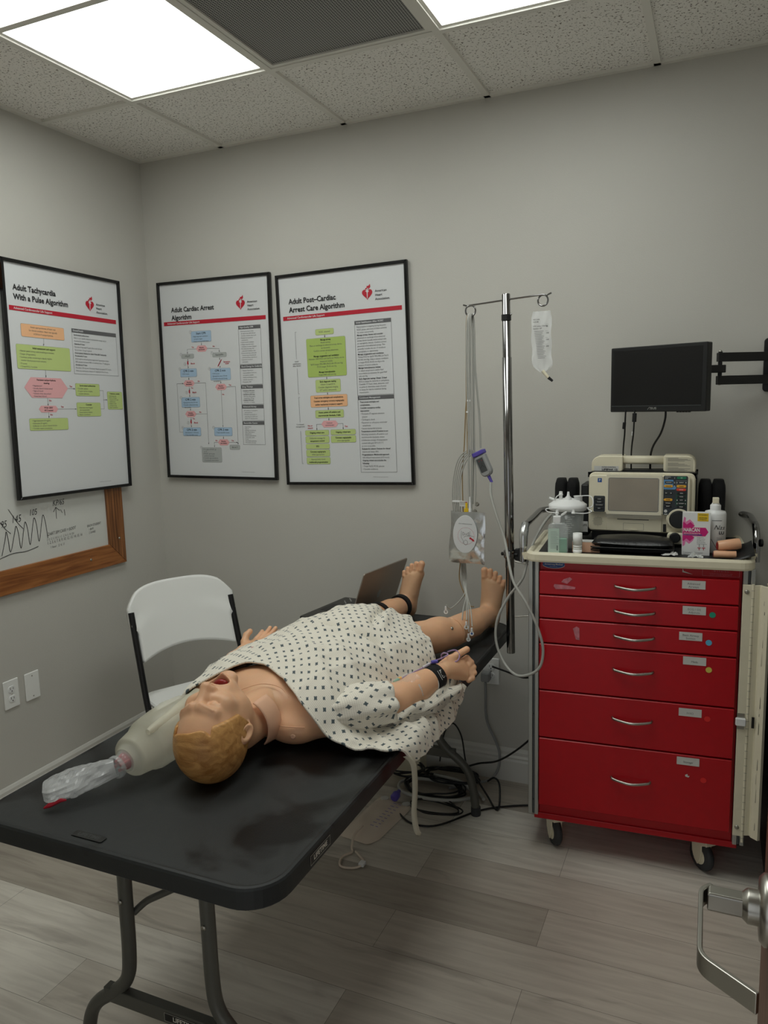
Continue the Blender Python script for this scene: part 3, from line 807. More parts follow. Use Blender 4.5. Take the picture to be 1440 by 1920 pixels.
# ---- hands
def f_hand(P, wr, pd, tips, thumb, fr=.0085, pr=.017, pw=.034):
    """wr wrist, pd list of 4 knuckles, tips list of 4 polylines, thumb polyline"""
    wr=np.array(wr)
    d=None
    for k in pd:
        q=cap(P,wr,k,.020,pr*.82); d=q if d is None else smin(d,q,.014)
    for pl in tips:
        q=chain(P,pl,[fr*1.12,fr*1.0,fr*.9,fr*.85][:len(pl)],.003); d=smin(d,q,.0035)
    q=chain(P,thumb,[.017,.013,.0105,.0098][:len(thumb)],.006); d=smin(d,q,.010)
    return d
# right hand: half closed, thumb up and away
kn=[(1.846,-.912,.832),(1.855,-.912,.820),(1.860,-.916,.808),(1.862,-.924,.797)]
tp=[[(1.846,-.912,.832),(1.862,-.888,.842),(1.876,-.888,.830),(1.868,-.902,.818)],
    [(1.855,-.912,.820),(1.870,-.885,.828),(1.883,-.888,.815),(1.873,-.903,.805)],
    [(1.860,-.916,.808),(1.876,-.890,.814),(1.887,-.895,.800),(1.876,-.908,.793)],
    [(1.862,-.924,.797),(1.876,-.903,.800),(1.885,-.908,.788),(1.876,-.920,.783)]]
th=[(1.818,-.968,.840),(1.826,-.948,.851),(1.843,-.922,.860),(1.863,-.893,.870)]
fr_=lambda P: f_hand(P,(1.824,-.99,.832),kn,tp,th)
hr=surface(fr_,(1.76,-1.03,.77),(1.91,-.82,.91),.0021)
# left hand: palm up, fingers slightly spread
kn=[(1.118,-.865,.796),(1.103,-.858,.798),(1.088,-.857,.796),(1.074,-.862,.792)]
tp=[[(1.118,-.865,.796),(1.134,-.835,.808),(1.145,-.812,.818),(1.150,-.800,.828)],
    [(1.103,-.858,.798),(1.116,-.824,.812),(1.124,-.800,.824),(1.128,-.788,.834)],
    [(1.088,-.857,.796),(1.098,-.824,.812),(1.104,-.802,.824),(1.107,-.792,.834)],
    [(1.074,-.862,.792),(1.080,-.836,.806),(1.084,-.818,.816),(1.086,-.810,.824)]]
th=[(1.092,-.915,.792),(1.072,-.900,.812),(1.068,-.882,.830),(1.074,-.868,.840)]
fl_=lambda P: f_hand(P,(1.088,-.935,.786),kn,tp,th)
hl=surface(fl_,(1.03,-.98,.745),(1.18,-.77,.86),.0021)

MK=thing('training_manikin','life-size male medical training manikin lying on its back on the black table, mouth open','manikin',(1.455,-1.0,.737))
def kid(o):
    o.parent=MK; o.matrix_parent_inverse=Matrix.Translation((-1.455,1.0,-.737)); return o
body=kid(mesh_np('body',[(hp,hf,0),(bp_,bf_,0),(feet[0][0],feet[0][1],0),(feet[1][0],feet[1][1],0),(hr[0],hr[1],0),(hl[0],hl[1],0)],[M['skin']],None,2))
hq,hqf=surface(f_hair,HC-np.array([.13,.17,.15]),HC+np.array([.13,.15,.16]),.0019)
kid(mesh_np('hair',[(hq,hqf,0)],[M['hair']],None,3))
def hw(x,y,z): return Vector(HC)+Vector((HR@np.array([x,y,z]))*HS)
m=MB(); m.X=Matrix.Identity(4)
HM=Matrix(((HR[0][0]*HS,HR[0][1]*HS,HR[0][2]*HS,HC[0]),(HR[1][0]*HS,HR[1][1]*HS,HR[1][2]*HS,HC[1]),(HR[2][0]*HS,HR[2][1]*HS,HR[2][2]*HS,HC[2]),(0,0,0,1)))
m.X=HM; m.ell((0,.068,-.068),(.034,.018,.025),M['mouth'],16); m.ell((0,.082,-.076),(.021,.014,.011),M['mouth'],16); kid(m.build('mouth'))
m=MB(); m.X=HM
for k in range(-3,4): m.ell((k*.006,.0935-abs(k)*.0018,-.0515),(.0027,.003,.0036),M['teeth'],8)
kid(m.build('teeth'))
# collar flap of loose neck skin, and the seams with their snaps
m=MB(); vs=[];fs=[]; nu,nv=12,10
for i in range(nu+1):
    for j in range(nv+1):
        u=i/nu; v=j/nv
        th_=math.radians(62-100*u); R_=.069+.004*math.sin(v*3)+.008*(1-u)
        vs.append((1.462+math.cos(th_)*R_*1.0, -1.492+.060*v+.012*u, .812+math.sin(th_)*R_))
for i in range(nu):
    for j in range(nv): a=i*(nv+1)+j; fs.append((a,a+1,a+nv+2,a+nv+1))
m.add(vs,fs,M['skin2'],True); kid(m.build('neck_skin_collar',solid=.003))
m=MB()
m.tube(crv([(1.43,-1.445,.889),(1.465,-1.400,.893),(1.51,-1.385,.884),(1.545,-1.40,.868)],8),.0010,M['skin'],6); kid(m.build('skin_seam'))
m=MB(); m.tube(crv([(1.50,-1.432,.806),(1.55,-1.440,.806),(1.60,-1.420,.802)],8),.0012,M['skin'],6); kid(m.build('skin_seam'))
for p,nrm in (((1.516,-1.436,.772),(.1,-1,.0)),((1.572,-1.430,.780),(.25,-1,.05))):
    m=MB(); m.lathe([(.008,0),(.0085,.004),(.006,.006),(.004,.0065)],M['skin2'],p,nrm,14); kid(m.build('snap'))
# knee plates with screws
m=MB(); m.lathe([(.0058,0),(.0058,.003),(.002,.0045)],M['steel'],(1.722,-.614,.840),(.84,-.24,.49),12); kid(m.build('knee_screw'))
def seamring(a,b_,r,name,t0=0,t1=2*PI):
    a=Vector(a);d=(Vector(b_)-a).normalized();q=d.cross(Vector((0,0,1))).normalized();u_=q.cross(d)
    m=MB(); m.tube([a+(q*math.cos(t0+(t1-t0)*i/30)+u_*math.sin(t0+(t1-t0)*i/30))*r for i in range(31)],.0014,M['skin'],6); kid(m.build(name))
seamring((1.600,-.742,.8195),(1.665,-.63,.812),.0620,'thigh_seam',0,PI)
seamring((1.700,-.560,.8065),(1.728,-.40,.800),.0530,'knee_seam',-.4,PI*.8)
m=MB(); m.lathe([(.004,0),(.004,.003)],M['steel'],(1.782,-.262,.805),(.8,-.5,.2),12); kid(m.build('ankle_screw'))
# ================================================================== HOSPITAL GOWN: draped sheet, sleeve and tie
GR=[ # rows from the neckline to the hem; columns from the manikin's left side, over it, to the cloth hanging off the table
 [(1.225,-1.43,.765),(1.235,-1.455,.82),(1.262,-1.435,.865),(1.325,-1.355,.900),(1.385,-1.315,.912),(1.455,-1.335,.912),(1.525,-1.37,.893),(1.585,-1.405,.862),(1.625,-1.410,.82),(1.665,-1.405,.775),(1.735,-1.395,.751),(1.800,-1.375,.751),(1.832,-1.33,.735),(1.838,-1.285,.690)],
 [(1.185,-1.35,.757),(1.195,-1.36,.82),(1.225,-1.345,.868),(1.295,-1.29,.912),(1.375,-1.25,.925),(1.455,-1.255,.928),(1.535,-1.285,.917),(1.605,-1.325,.892),(1.650,-1.335,.852),(1.685,-1.335,.795),(1.745,-1.330,.752),(1.800,-1.305,.752),(1.834,-1.26,.735),(1.842,-1.225,.685)],
 [(1.145,-1.22,.757),(1.155,-1.225,.82),(1.185,-1.21,.866),(1.265,-1.165,.915),(1.36,-1.13,.940),(1.455,-1.12,.950),(1.55,-1.14,.938),(1.625,-1.18,.902),(1.665,-1.20,.85),(1.695,-1.21,.79),(1.745,-1.21,.752),(1.800,-1.19,.752),(1.834,-1.15,.735),(1.843,-1.12,.680)],
 [(1.125,-1.08,.757),(1.137,-1.08,.81),(1.175,-1.06,.858),(1.255,-1.02,.910),(1.355,-.99,.950),(1.455,-.98,.968),(1.56,-1.00,.955),(1.645,-1.04,.905),(1.685,-1.06,.85),(1.715,-1.08,.79),(1.755,-1.09,.753),(1.803,-1.07,.752),(1.834,-1.04,.735),(1.845,-1.01,.684)],
 [(1.140,-.93,.757),(1.155,-.92,.81),(1.195,-.90,.858),(1.275,-.87,.908),(1.37,-.85,.952),(1.465,-.85,.972),(1.565,-.875,.960),(1.665,-.93,.910),(1.710,-.95,.855),(1.738,-.965,.79),(1.768,-.98,.753),(1.808,-.965,.752),(1.836,-.95,.738),(1.847,-.94,.705)],
 [(1.190,-.80,.770),(1.205,-.785,.82),(1.245,-.755,.865),(1.310,-.735,.905),(1.395,-.725,.932),(1.480,-.735,.945),(1.57,-.765,.938),(1.675,-.84,.900),(1.728,-.885,.850),(1.752,-.905,.79),(1.778,-.915,.753),(1.812,-.91,.752),(1.836,-.90,.742),(1.846,-.895,.725)],
 [(1.235,-.725,.80),(1.250,-.70,.84),(1.29,-.67,.880),(1.345,-.655,.902),(1.42,-.645,.905),(1.50,-.665,.898),(1.575,-.695,.900),(1.665,-.775,.885),(1.735,-.85,.845),(1.762,-.875,.79),(1.788,-.885,.754),(1.815,-.88,.753),(1.835,-.875,.748),(1.842,-.872,.738)],
]
def cr(p0,p1,p2,p3,t): return .5*((2*p1)+(p2-p0)*t+(2*p0-5*p1+4*p2-p3)*t*t+(3*p1-p0-3*p2+p3)*t**3)
A=np.array(GR)
for i_ in range(1,7):
    for j_ in range(1,9):
        k_=(.93 if j_>4 else .90 if j_==4 else .86) if i_<6 else .90
        if j_==1 or j_==8: k_=.93
        if i_==1: k_=(1+k_)/2
        A[i_,j_,2]=.757+(A[i_,j_,2]-.757)*k_
NS=16; MS=13
def dense(A,axis,n):
    A=np.moveaxis(A,axis,0); k=len(A); out=[]
    for i in range(k-1):
        p0,p1,p2,p3=A[max(i-1,0)],A[i],A[i+1],A[min(i+2,k-1)]
        for j in range(n): out.append(cr(p0,p1,p2,p3,j/n))
    out.append(A[-1]); return np.moveaxis(np.array(out),0,axis)
G=dense(dense(A,0,NS),1,MS)
nr,nc=G.shape[:2]
def normals(G):
    du=np.gradient(G,axis=1); dv=np.gradient(G,axis=0); n=np.cross(du,dv); n/=np.linalg.norm(n,axis=2,keepdims=True)+1e-9
    if n[nr//2,nc//2,2]<0: n=-n
    return n
N=normals(G)
def fold(x,y,ang,wl,seed,sharp=1.6):
    c,s_=math.cos(ang),math.sin(ang)
    a=(x*c+y*s_); b_=(-x*s_+y*c)
    v=noise.noise(Vector((a/wl, b_/(wl*4.5), seed)))
    return (1-min(1,abs(v)*2.2))**sharp
rest=np.zeros((nr,nc))
for i in range(nr):
    for j in range(nc):
        x,y,z=G[i,j]; cj=j/(nc-1)*13; ri=i/(nr-1)*6
        h=0
        h+=.010*fold(x,y,.75,.11,1.3,2.5)*min(1,max(0,ri-.2))
        h+=.006*fold(x,y,-.35,.09,5.1,2.5)
        h+=.002*fold(x,y,.3,.05,9.4)
        if cj>8.6: h+=.010*fold(x,y,1.25,.05,3.3)*min(1,(cj-8.6))
        if ri>4.2: h+=.010*fold(x,y,.15,.045,7.7)*(ri-4.2)/1.8        # hem gathers
        # long creases seen in the cloth
        def crease(x0,y0,x1,y1,w_,amp):
            d=np.array([x1-x0,y1-y0]); L=np.hypot(*d); d/=L; t_=((x-x0)*d[0]+(y-y0)*d[1])/L; q=abs(-(x-x0)*d[1]+(y-y0)*d[0])
            if -.1<t_<1.1: return amp*math.exp(-(q/w_)**2)*min(1,max(0,1.1-abs(t_-.5)*2)*3)
            return 0
        h+=crease(1.34,-1.03,1.66,-1.02,.016,-.024)+crease(1.34,-1.06,1.66,-1.06,.016,.010)
        h+=crease(1.50,-.66,1.58,-.95,.012,-.020)+crease(1.53,-.66,1.61,-.95,.013,.010)
        h+=crease(1.30,-.86,1.50,-.75,.012,-.008)+crease(1.30,-1.22,1.62,-1.17,.02,.008)
        G[i,j]+=N[i,j]*(h-.003)
        if cj>9.2 and G[i,j][0]<1.822 and G[i,j][2]<.7445: G[i,j][2]=.7445
# rolled neck edge
seg=np.linalg.norm(np.diff(G,axis=1),axis=2); U=np.concatenate([np.zeros((nr,1)),np.cumsum(seg,1)],1); mid=int(nc*5/13); U=U-U[:,mid:mid+1]
seg=np.linalg.norm(np.diff(G,axis=0),axis=2); Vv=np.concatenate([np.zeros((1,nc)),np.cumsum(seg,0)],0); Vm=(Vv[:,mid:mid+1]*.5+Vv*.5)
GO=thing('hospital_gown','white hospital gown printed with grey diamonds, draped over the manikin and off the table edge','gown',(1.455,-1.0,.737))
def gkid(o): o.parent=GO; o.matrix_parent_inverse=Matrix.Translation((-1.455,1.0,-.737)); return o
m=MB(); fs=[]
for i in range(nr-1):
    for j in range(nc-1): a=i*nc+j; fs.append((a,a+nc,a+nc+1,a+1))
m.add([tuple(p) for p in G.reshape(-1,3)],fs,M['gown'],True)
m.uv=np.stack([U.ravel(),Vm.ravel()],1)
gkid(m.build('draped_cloth',solid=.002))
# piping round the neckline
m=MB(); m.tube([tuple(p+N[0,i]*.001) for i,p in enumerate(G[0])][::3],.0034,M['gown'],8); m.uv=np.array([[v[0],v[1]] for v in m.v]); gkid(m.build('neck_binding'))
# right sleeve
def loft(axis, radii, M_, n=28, wob=.004, seed=0):
    axis=crv(axis,7); k=len(axis); vs=[];uv=[];fs=[]; L=0
    for i,p in enumerate(axis):
        t=(axis[min(i+1,k-1)]-axis[max(i-1,0)]).normalized(); a=t.cross(Vector((0,0,1))).normalized(); b_=a.cross(t)
        if i: L+=(axis[i]-axis[i-1]).length
        f=i/(k-1)*(len(radii)-1); i0=min(int(f),len(radii)-2); f-=i0
        ra=radii[i0][0]*(1-f)+radii[i0+1][0]*f; rb=radii[i0][1]*(1-f)+radii[i0+1][1]*f
        for j in range(n+1):
            th_=2*PI*j/n
            q=1+wob/ra*(noise.noise(Vector((math.cos(th_)*2.2+seed,math.sin(th_)*2.2,L*9)))*2.4+.5*noise.noise(Vector((math.cos(th_)*6,math.sin(th_)*6,L*30+seed))))
            vs.append(p+a*ra*q*math.cos(th_)+b_*rb*q*math.sin(th_)); uv.append((th_*ra,L))
    for i in range(k-1):
        for j in range(n): a=i*(n+1)+j; fs.append((a,a+1,a+n+2,a+n+1))
    m=MB(); m.add(vs,fs,M_,True); m.uv=np.array(uv); return m
gkid(loft([(1.555,-1.335,.790),(1.635,-1.315,.806),(1.70,-1.26,.812),(1.744,-1.212,.808)],[(.030,.025),(.060,.050),(.068,.058),(.060,.053)],M['gown'],32,.009,2.).build('sleeve',solid=.002))
# loose cloth bunched under the forearm
m=loft([(1.748,-1.235,.764),(1.792,-1.15,.772),(1.815,-1.06,.776),(1.835,-.98,.772),(1.838,-.91,.768)],[(.030,.016),(.036,.024),(.030,.030),(.028,.026),(.012,.012)],M['gown'],24,.016,6.)
gkid(m.build('bunched_cloth',solid=.002))
# tie hanging from the corner
m=MB(); pts=crv([(1.832,-1.315,.718),(1.846,-1.300,.690),(1.846,-1.292,.62),(1.843,-1.295,.555),(1.846,-1.288,.505),(1.850,-1.275,.482)],6); vs=[];fs=[]
for i,p in enumerate(pts): 
    q=Vector((.55,.83,0))*.0085*(1 if i<len(pts)-2 else .5); vs+= [p-q,p+q]
for i in range(len(pts)-1): fs.append((2*i,2*i+1,2*i+3,2*i+2))
M['cotton']=mat('cotton_tape',(188,182,164),.8,bump=.3,bscale=500)
m.add(vs,fs,M['cotton'],True); gkid(m.build('tie',solid=.0012))
# small red print on the chest and stains
m=MB()
def oncloth(j,i,e=.0018): 
    p=G[int(i),int(j)]+N[int(i),int(j)]*e; return p
for (j,i,s_,mm) in ((44,26,.010,'red_ink'),):
    c=oncloth(j,i); m.add([c+np.array(q)*s_ for q in ((-1,0,0),(0,-.35,.05),(.6,.0,0),(0,.3,.0))],[(0,1,2,3)],M[mm])
gkid(m.build('printed_mark'))
# ================================================================== POSTERS
PW,PH=.625,.925
def logo(m,x,z,s):
    """heart with a torch through it"""
    pts=[]
    for i in range(40):
        t=2*PI*i/40; pts.append((x+s*.52*math.sin(t)**3*1.0, z+s*(.42*math.cos(t)-.17*math.cos(2*t)-.07*math.cos(3*t)-.03*math.cos(4*t))-s*.02))
    m.poly(pts[::-1],M['red_ink'],-.0012)
    m.poly([(x-.03*s,z+.28*s),(x+.13*s,z+.28*s),(x+.17*s,z+.16*s),(x+.06*s,z+.12*s),(x+.02*s,z-.42*s),(x-.03*s,z-.45*s),(x-.04*s,z+.12*s),(x-.13*s,z+.2*s),(x-.2*s,z+.22*s)],M['paper'],-.0014)
    m.poly([(x-.2*s,z+.36*s),(x+.16*s,z+.40*s),(x+.34*s,z+.58*s),(x+.30*s,z+.86*s),(x+.18*s,z+.70*s),(x-.05*s,z+.66*s),(x-.02*s,z+.54*s),(x-.16*s,z+.50*s)],M['red_ink'],-.0012)
    m.poly([(x-.1*s,z+.38*s),(x+.12*s,z+.52*s),(x+.14*s,z+.47*s),(x+.0*s,z+.37*s)],M['paper'],-.0015)
    for k,t in enumerate(('American','Heart','Association.')): m.text(t,x+.78*s,z+(.16-.36*k)*s,.30*s,M['ink'],-.0012,bold=.01)
class Print:
    """helper in poster coordinates: u right 0..1, v down 0..1"""
    def __init__(s,m): s.m=m
    def p(s,u,v): return ((u-.5)*(PW-.03), PH-.015-v*(PH-.03))
    def rect(s,u0,u1,v0,v1,mm,y=-.001):
        a=s.p(u0,v1); b=s.p(u1,v0); s.m.rect(a[0],b[0],a[1],b[1],mm,y)
    def rbox(s,u0,u1,v0,v1,mm,r=.006,y=-.0010,edge=True):
        a=s.p(u0,v1); b=s.p(u1,v0)
        if edge: s.m.poly(rr(a[0]-.0005,b[0]+.0005,a[1]-.0005,b[1]+.0005,r,4),M['grey_ink'],y+.0001)
        s.m.poly(rr(a[0],b[0],a[1],b[1],r,4),mm,y)
    def hexa(s,u0,u1,v0,v1,mm,y=-.001):
        a=s.p(u0,v1); b=s.p(u1,v0); c=(b[1]-a[1])*.42; h=(a[1]+b[1])/2
        s.m.poly([(a[0],h),(a[0]+c,a[1]),(b[0]-c,a[1]),(b[0],h),(b[0]-c,b[1]),(a[0]+c,b[1])],mm,y)
    def t(s,txt,u,v,size,mm='ink',al='LEFT',bold=0.,xs=1.):
        x,z=s.p(u,v); s.m.text(txt,x,z,size,M[mm],-.0014,al,bold,xs=xs)
    def ar(s,pts,head=True,mm='grey_ink'):
        P=[s.p(*q) for q in pts]; s.m.line(P,.0011,M[mm],-.0011)
        if head:
            a,b=Vector(P[-2]),Vector(P[-1]); d=(b-a).normalized(); q=Vector((-d.y,d.x))
            s.m.poly([tuple(b-d*.007+q*.0028),tuple(b-d*.007-q*.0028),tuple(b)],M[mm],-.0012)
            s.m.poly([tuple(b-d*.007-q*.0028),tuple(b-d*.007+q*.0028),tuple(b)],M[mm],-.0012)
def poster(label,loc,rot,content):
    t=thing('framed_poster',label,'poster',loc,rot=rot)
    f=MB(); w_=.0125; d=.020
    for k in range(4):
        o=[(-PW/2,0),(PW/2,0),(PW/2,PH),(-PW/2,PH)]; i_=[(-PW/2+w_,w_),(PW/2-w_,w_),(PW/2-w_,PH-w_),(-PW/2+w_,PH-w_)]
        a,b=k,(k+1)%4
        q=[o[a],o[b],i_[b],i_[a]]
        f.prism(q,-d,-.001,M['black_gloss'],c=.0015)
    f.build('frame',t)
    s=MB(); s.box(-PW/2+.006,PW/2-.006,-.0105,-.003,.006,PH-.006,M['paper']); sh=s.build('poster_sheet',t)
    m=MB(); P=Print(m); content(P,m)
    o=m.build('printed_artwork',sh); o.location=(0,-.0106,0)
    return t
def header(P,m,l1,l2,tu,tv,lu,lv,b0,b1,ts=.0305):
    P.t(l1,tu,tv,ts,'ink',bold=.028,xs=.93); P.t(l2,tu,tv+.040,ts,'ink',bold=.028,xs=.93)
    x,z=P.p(lu,lv); logo(m,x,z,.046)
    P.rect(.02,.975,b0,b1,M['red_ink']); P.t('Advanced Cardiovascular Life Support',.055,(b0+b1)/2,.0120,'paper',bold=.015)
def footer(P): P.t('\u00a9 2020 American Heart Association',.70,.978,.0048,'grey_ink'); P.rect(.02,.02,.0,.0,M['ink'])
def side(P,u0,u1,blocks,size=.0092,lh=.0128):
    for (v0,v1,head,lines) in blocks:
        P.rect(u0,u1,v0,v0+.018,M['grey_ink']); P.t(head,u0+.012,v0+.009,.0102,'paper',bold=.02)
        P.ar([(u0,v0+.018),(u0,v1),(u1,v1),(u1,v0+.018)],False)
        v=v0+.029; dv=(v1-v0-.03)/max(1,len(lines))
        for ln_ in lines:
            b=ln_.startswith('*'); P.t(ln_.strip('*'),u0+.016,v,size,'ink' if b else 'grey_ink',bold=.016 if b else 0,xs=.88); v+=dv
def tach(P,m):
    header(P,m,'Adult Tachycardia','With a Pulse Algorithm',.06,.100,.72,.125,.178,.198)
    P.rbox(.10,.46,.250,.305,M['orange_box']); 
    for k,q in enumerate(('Assess appropriateness of heart rate','for clinical condition. Heart rate typically','\u2265150/min if tachyarrhythmia.')): P.t(q,.28,.262+k*.0145,.0094,'grey_ink','CENTER',xs=.9)
    P.ar([(.28,.305),(.275,.338)])
    P.rbox(.05,.50,.340,.445,M['green_box']); P.t('Initial assessment and support',.275,.353,.0104,'ink','CENTER',.02,xs=.9)
    for k,q in enumerate(('\u2022 Maintain patent airway; assist breathing as necessary','\u2022 Oxygen (if hypoxemic)','\u2022 Continue cardiac monitoring to identify rhythm;','   monitor blood pressure and oximetry','\u2022 IV access','\u2022 12-lead ECG, if available')): P.t(q,.07,.368+k*.0135,.0092,'grey_ink',xs=.86)
    P.ar([(.275,.445),(.275,.478)])
    P.hexa(.09,.46,.480,.570,M['pink_box']); P.t('Persistent tachyarrhythmia',.275,.491,.0098,'ink','CENTER',.02,xs=.9); P.t('causing:',.275,.504,.0098,'ink','CENTER',.02)
    for k,q in enumerate(('Hypotension?','Acutely altered mental status?','Signs of shock?','Ischemic chest discomfort?','Acute heart failure?')): P.t('\u2022 '+q,.155,.517+k*.0115,.0090,'grey_ink',xs=.88)
    P.ar([(.46,.525),(.525,.525)]); P.t('Yes',.475,.515,.0098,'red_ink',bold=.02); P.ar([(.275,.57),(.275,.605)]); P.t('No',.285,.582,.0098,'red_ink',bold=.02)
    P.rbox(.53,.76,.500,.558,M['green_box']); P.t('Synchronized cardioversion',.645,.510,.0094,'ink','CENTER',.02,xs=.86)
    for k,q in enumerate(('\u2022 Consider sedation','\u2022 If regular narrow complex,','   consider adenosine')): P.t(q,.545,.524+k*.012,.0088,'grey_ink',xs=.86)
    P.hexa(.195,.36,.605,.635,M['pink_box']); P.t('Wide QRS?',.277,.614,.0094,'ink','CENTER',.02); P.t('\u22650.12 second',.277,.626,.0094,'ink','CENTER',.02,xs=.86)
    P.ar([(.36,.620),(.525,.620)]); P.t('Yes',.385,.610,.0098,'red_ink',bold=.02); P.ar([(.275,.635),(.275,.660)]); P.t('No',.287,.646,.0098,'red_ink',bold=.02)
    P.rbox(.53,.76,.590,.655,M['green_box']); P.t('Consider',.645,.600,.0094,'ink','CENTER',.02)
    for k,q in enumerate(('\u2022 Adenosine only if regular','   and monomorphic','\u2022 Antiarrhythmic infusion','\u2022 Expert consultation')): P.t(q,.545,.614+k*.011,.0088,'grey_ink',xs=.86)
    P.ar([(.76,.53),(.795,.53),(.795,.62),(.76,.62)],False); P.ar([(.795,.575),(.83,.575)])
    P.rbox(.835,.99,.535,.622,M['green_box']); P.t('If refractory, consider',.912,.545,.0086,'ink','CENTER',.02,xs=.8)
    for k,q in enumerate(('\u2022 Underlying cause','\u2022 Need to increase','   energy level for next','   cardioversion','\u2022 Addition of anti-','   arrhythmic drug','\u2022 Expert consultation')): P.t(q,.845,.556+k*.0095,.0078,'grey_ink',xs=.84)
    P.rbox(.11,.44,.662,.715,M['green_box'])
    for k,q in enumerate(('\u2022 Vagal maneuvers (if regular)','\u2022 Adenosine (if regular)','\u2022 \u03b2-Blocker or calcium channel blocker','\u2022 Consider expert consultation')): P.t(q,.13,.672+k*.0115,.0090,'grey_ink',xs=.88)
    side(P,.53,.965,[(.245,.455,'Doses/Details',['*Synchronized cardioversion:','Refer to your specific device\u2019s recommended energy level to','maximize first shock success.','*Adenosine IV dose:','First dose: 6 mg rapid IV push; follow with NS flush.','Second dose: 12 mg if required.','*Antiarrhythmic Infusions for Stable Wide-QRS Tachycardia','*Procainamide IV dose:','20-50 mg/min until arrhythmia suppressed, hypotension ensues,','QRS duration increases >50%, or maximum dose 17 mg/kg given.','*Amiodarone IV dose:','First dose: 150 mg over 10 minutes. Repeat as needed if VT recurs.','Follow by maintenance infusion of 1 mg/min for first 6 hours.'])],.0086)
    footer(P)
def bolt(P,m,u,v):
    x,z=P.p(u,v); s=.012
    m.poly([(x-.3*s,z+s),(x+.35*s,z+s),(x+.1*s,z+.25*s),(x+.4*s,z+.25*s),(x-.25*s,z-1.1*s),(x-.05*s,z-.15*s),(x-.4*s,z-.15*s)],M['red_ink'],-.0012)
def arrest(P,m):
    header(P,m,'Adult Cardiac Arrest','Algorithm',.10,.130,.755,.125,.188,.208)
    def blue(u0,u1,v0,v1,title,lines):
        P.rbox(u0,u1,v0,v1,M['blue_box']); P.t(title,(u0+u1)/2,v0+.012,.0138,'ink','CENTER',.01)
        for k,q in enumerate(lines): P.t(q,u0+.015,v0+.027+k*.0125,.0088,'grey_ink',xs=.86)
    def hx_(u,v):
        P.hexa(u-.055,u+.055,v-.016,v+.016,M['pink_box']); P.t('Rhythm',u,v-.005,.0084,'ink','CENTER',.02); P.t('shockable?',u,v+.005,.0084,'ink','CENTER',.02)
    def num(u,v,n_):
        x,z=P.p(u,v); m.poly(circ(x,z,.0070,16),M['grey_ink'],-.0015); m.poly(circ(x,z,.0063,16),M['paper'],-.0017); m.text(n_,x,z,.008,M['ink'],-.0019,'CENTER')
    blue(.28,.47,.245,.300,'Start CPR',('\u2022 Begin bag-mask ventilation','   and give oxygen','\u2022 Attach monitor/defibrillator')); num(.275,.247,'1')
    P.ar([(.375,.30),(.375,.318)]); hx_(.375,.335)
    P.ar([(.32,.335),(.235,.335),(.235,.358)]); P.t('Yes',.29,.326,.009,'red_ink','CENTER',.02)
    P.ar([(.43,.335),(.54,.340),(.54,.358)]); P.t('No',.49,.327,.009,'red_ink','CENTER',.02)
    P.rbox(.175,.295,.360,.382,M['grey_box']); P.t('VF/pVT',.235,.371,.0098,'ink','CENTER'); num(.172,.36,'2')
    P.rbox(.475,.605,.360,.382,M['grey_box']); P.t('Asystole/PEA',.54,.371,.0098,'ink','CENTER',xs=.85); num(.470,.36,'9')
    P.ar([(.235,.382),(.235,.396)]); bolt(P,m,.235,.410); P.t('Shock',.262,.410,.0098,'red_ink',bold=.02); num(.205,.41,'3'); P.ar([(.235,.422),(.235,.434)])
    blue(.155,.315,.436,.478,'CPR 2 min',('\u2022 IV/IO access',)); num(.152,.436,'4')
    x,z=P.p(.54,.412); m.line([(x-.010,z-.014),(x+.008,z+.012)],.0045,M['red_ink'],-.0012); m.line([(x-.012,z-.018),(x+.013,z+.018)],.0012,M['red_ink'],-.0012)
    P.ar([(.54,.382),(.54,.398)]); P.t('Epinephrine',.575,.408,.0090,'red_ink',bold=.02,xs=.85); P.t('ASAP',.590,.418,.0090,'red_ink',bold=.02)
    P.ar([(.54,.428),(.54,.438)])
    blue(.445,.635,.440,.500,'CPR 2 min',('\u2022 IV/IO access','\u2022 Epinephrine every 3-5 min','\u2022 Consider advanced airway,','   capnography')); num(.44,.44,'10')
    P.ar([(.235,.478),(.235,.494)]); hx_(.235,.512); P.ar([(.29,.512),(.395,.512),(.395,.835)]); P.t('No',.33,.503,.009,'red_ink','CENTER',.02)
    P.ar([(.235,.528),(.235,.548)]); P.t('Yes',.262,.537,.009,'red_ink','CENTER',.02); bolt(P,m,.235,.560); P.t('Shock',.262,.560,.0098,'red_ink',bold=.02); num(.205,.56,'5'); P.ar([(.235,.572),(.235,.584)])
    blue(.150,.330,.586,.638,'CPR 2 min',('\u2022 Epinephrine every 3-5 min','\u2022 Consider advanced airway,','   capnography')); num(.147,.586,'6')
    P.ar([(.235,.638),(.235,.656)]); hx_(.235,.674); P.ar([(.29,.674),(.395,.674)],False); P.t('No',.33,.665,.009,'red_ink','CENTER',.02)
    P.ar([(.235,.690),(.235,.708)]); P.t('Yes',.262,.699,.009,'red_ink','CENTER',.02); bolt(P,m,.235,.720); P.t('Shock',.262,.720,.0098,'red_ink',bold=.02); num(.205,.72,'7'); P.ar([(.235,.732),(.235,.744)])
    blue(.150,.325,.746,.790,'CPR 2 min',('\u2022 Amiodarone or lidocaine','\u2022 Treat reversible causes')); num(.147,.746,'8')
    P.ar([(.15,.77),(.115,.77),(.115,.512),(.18,.512)])
    P.ar([(.54,.50),(.54,.518)]); hx_(.54,.536); P.ar([(.595,.536),(.675,.536),(.675,.835)]); P.t('Yes',.625,.527,.009,'red_ink','CENTER',.02)
    P.ar([(.54,.552),(.54,.744)]); P.t('No',.558,.575,.009,'red_ink','CENTER',.02)
    blue(.455,.625,.746,.790,'CPR 2 min',('\u2022 Treat reversible causes',)); num(.45,.746,'11')
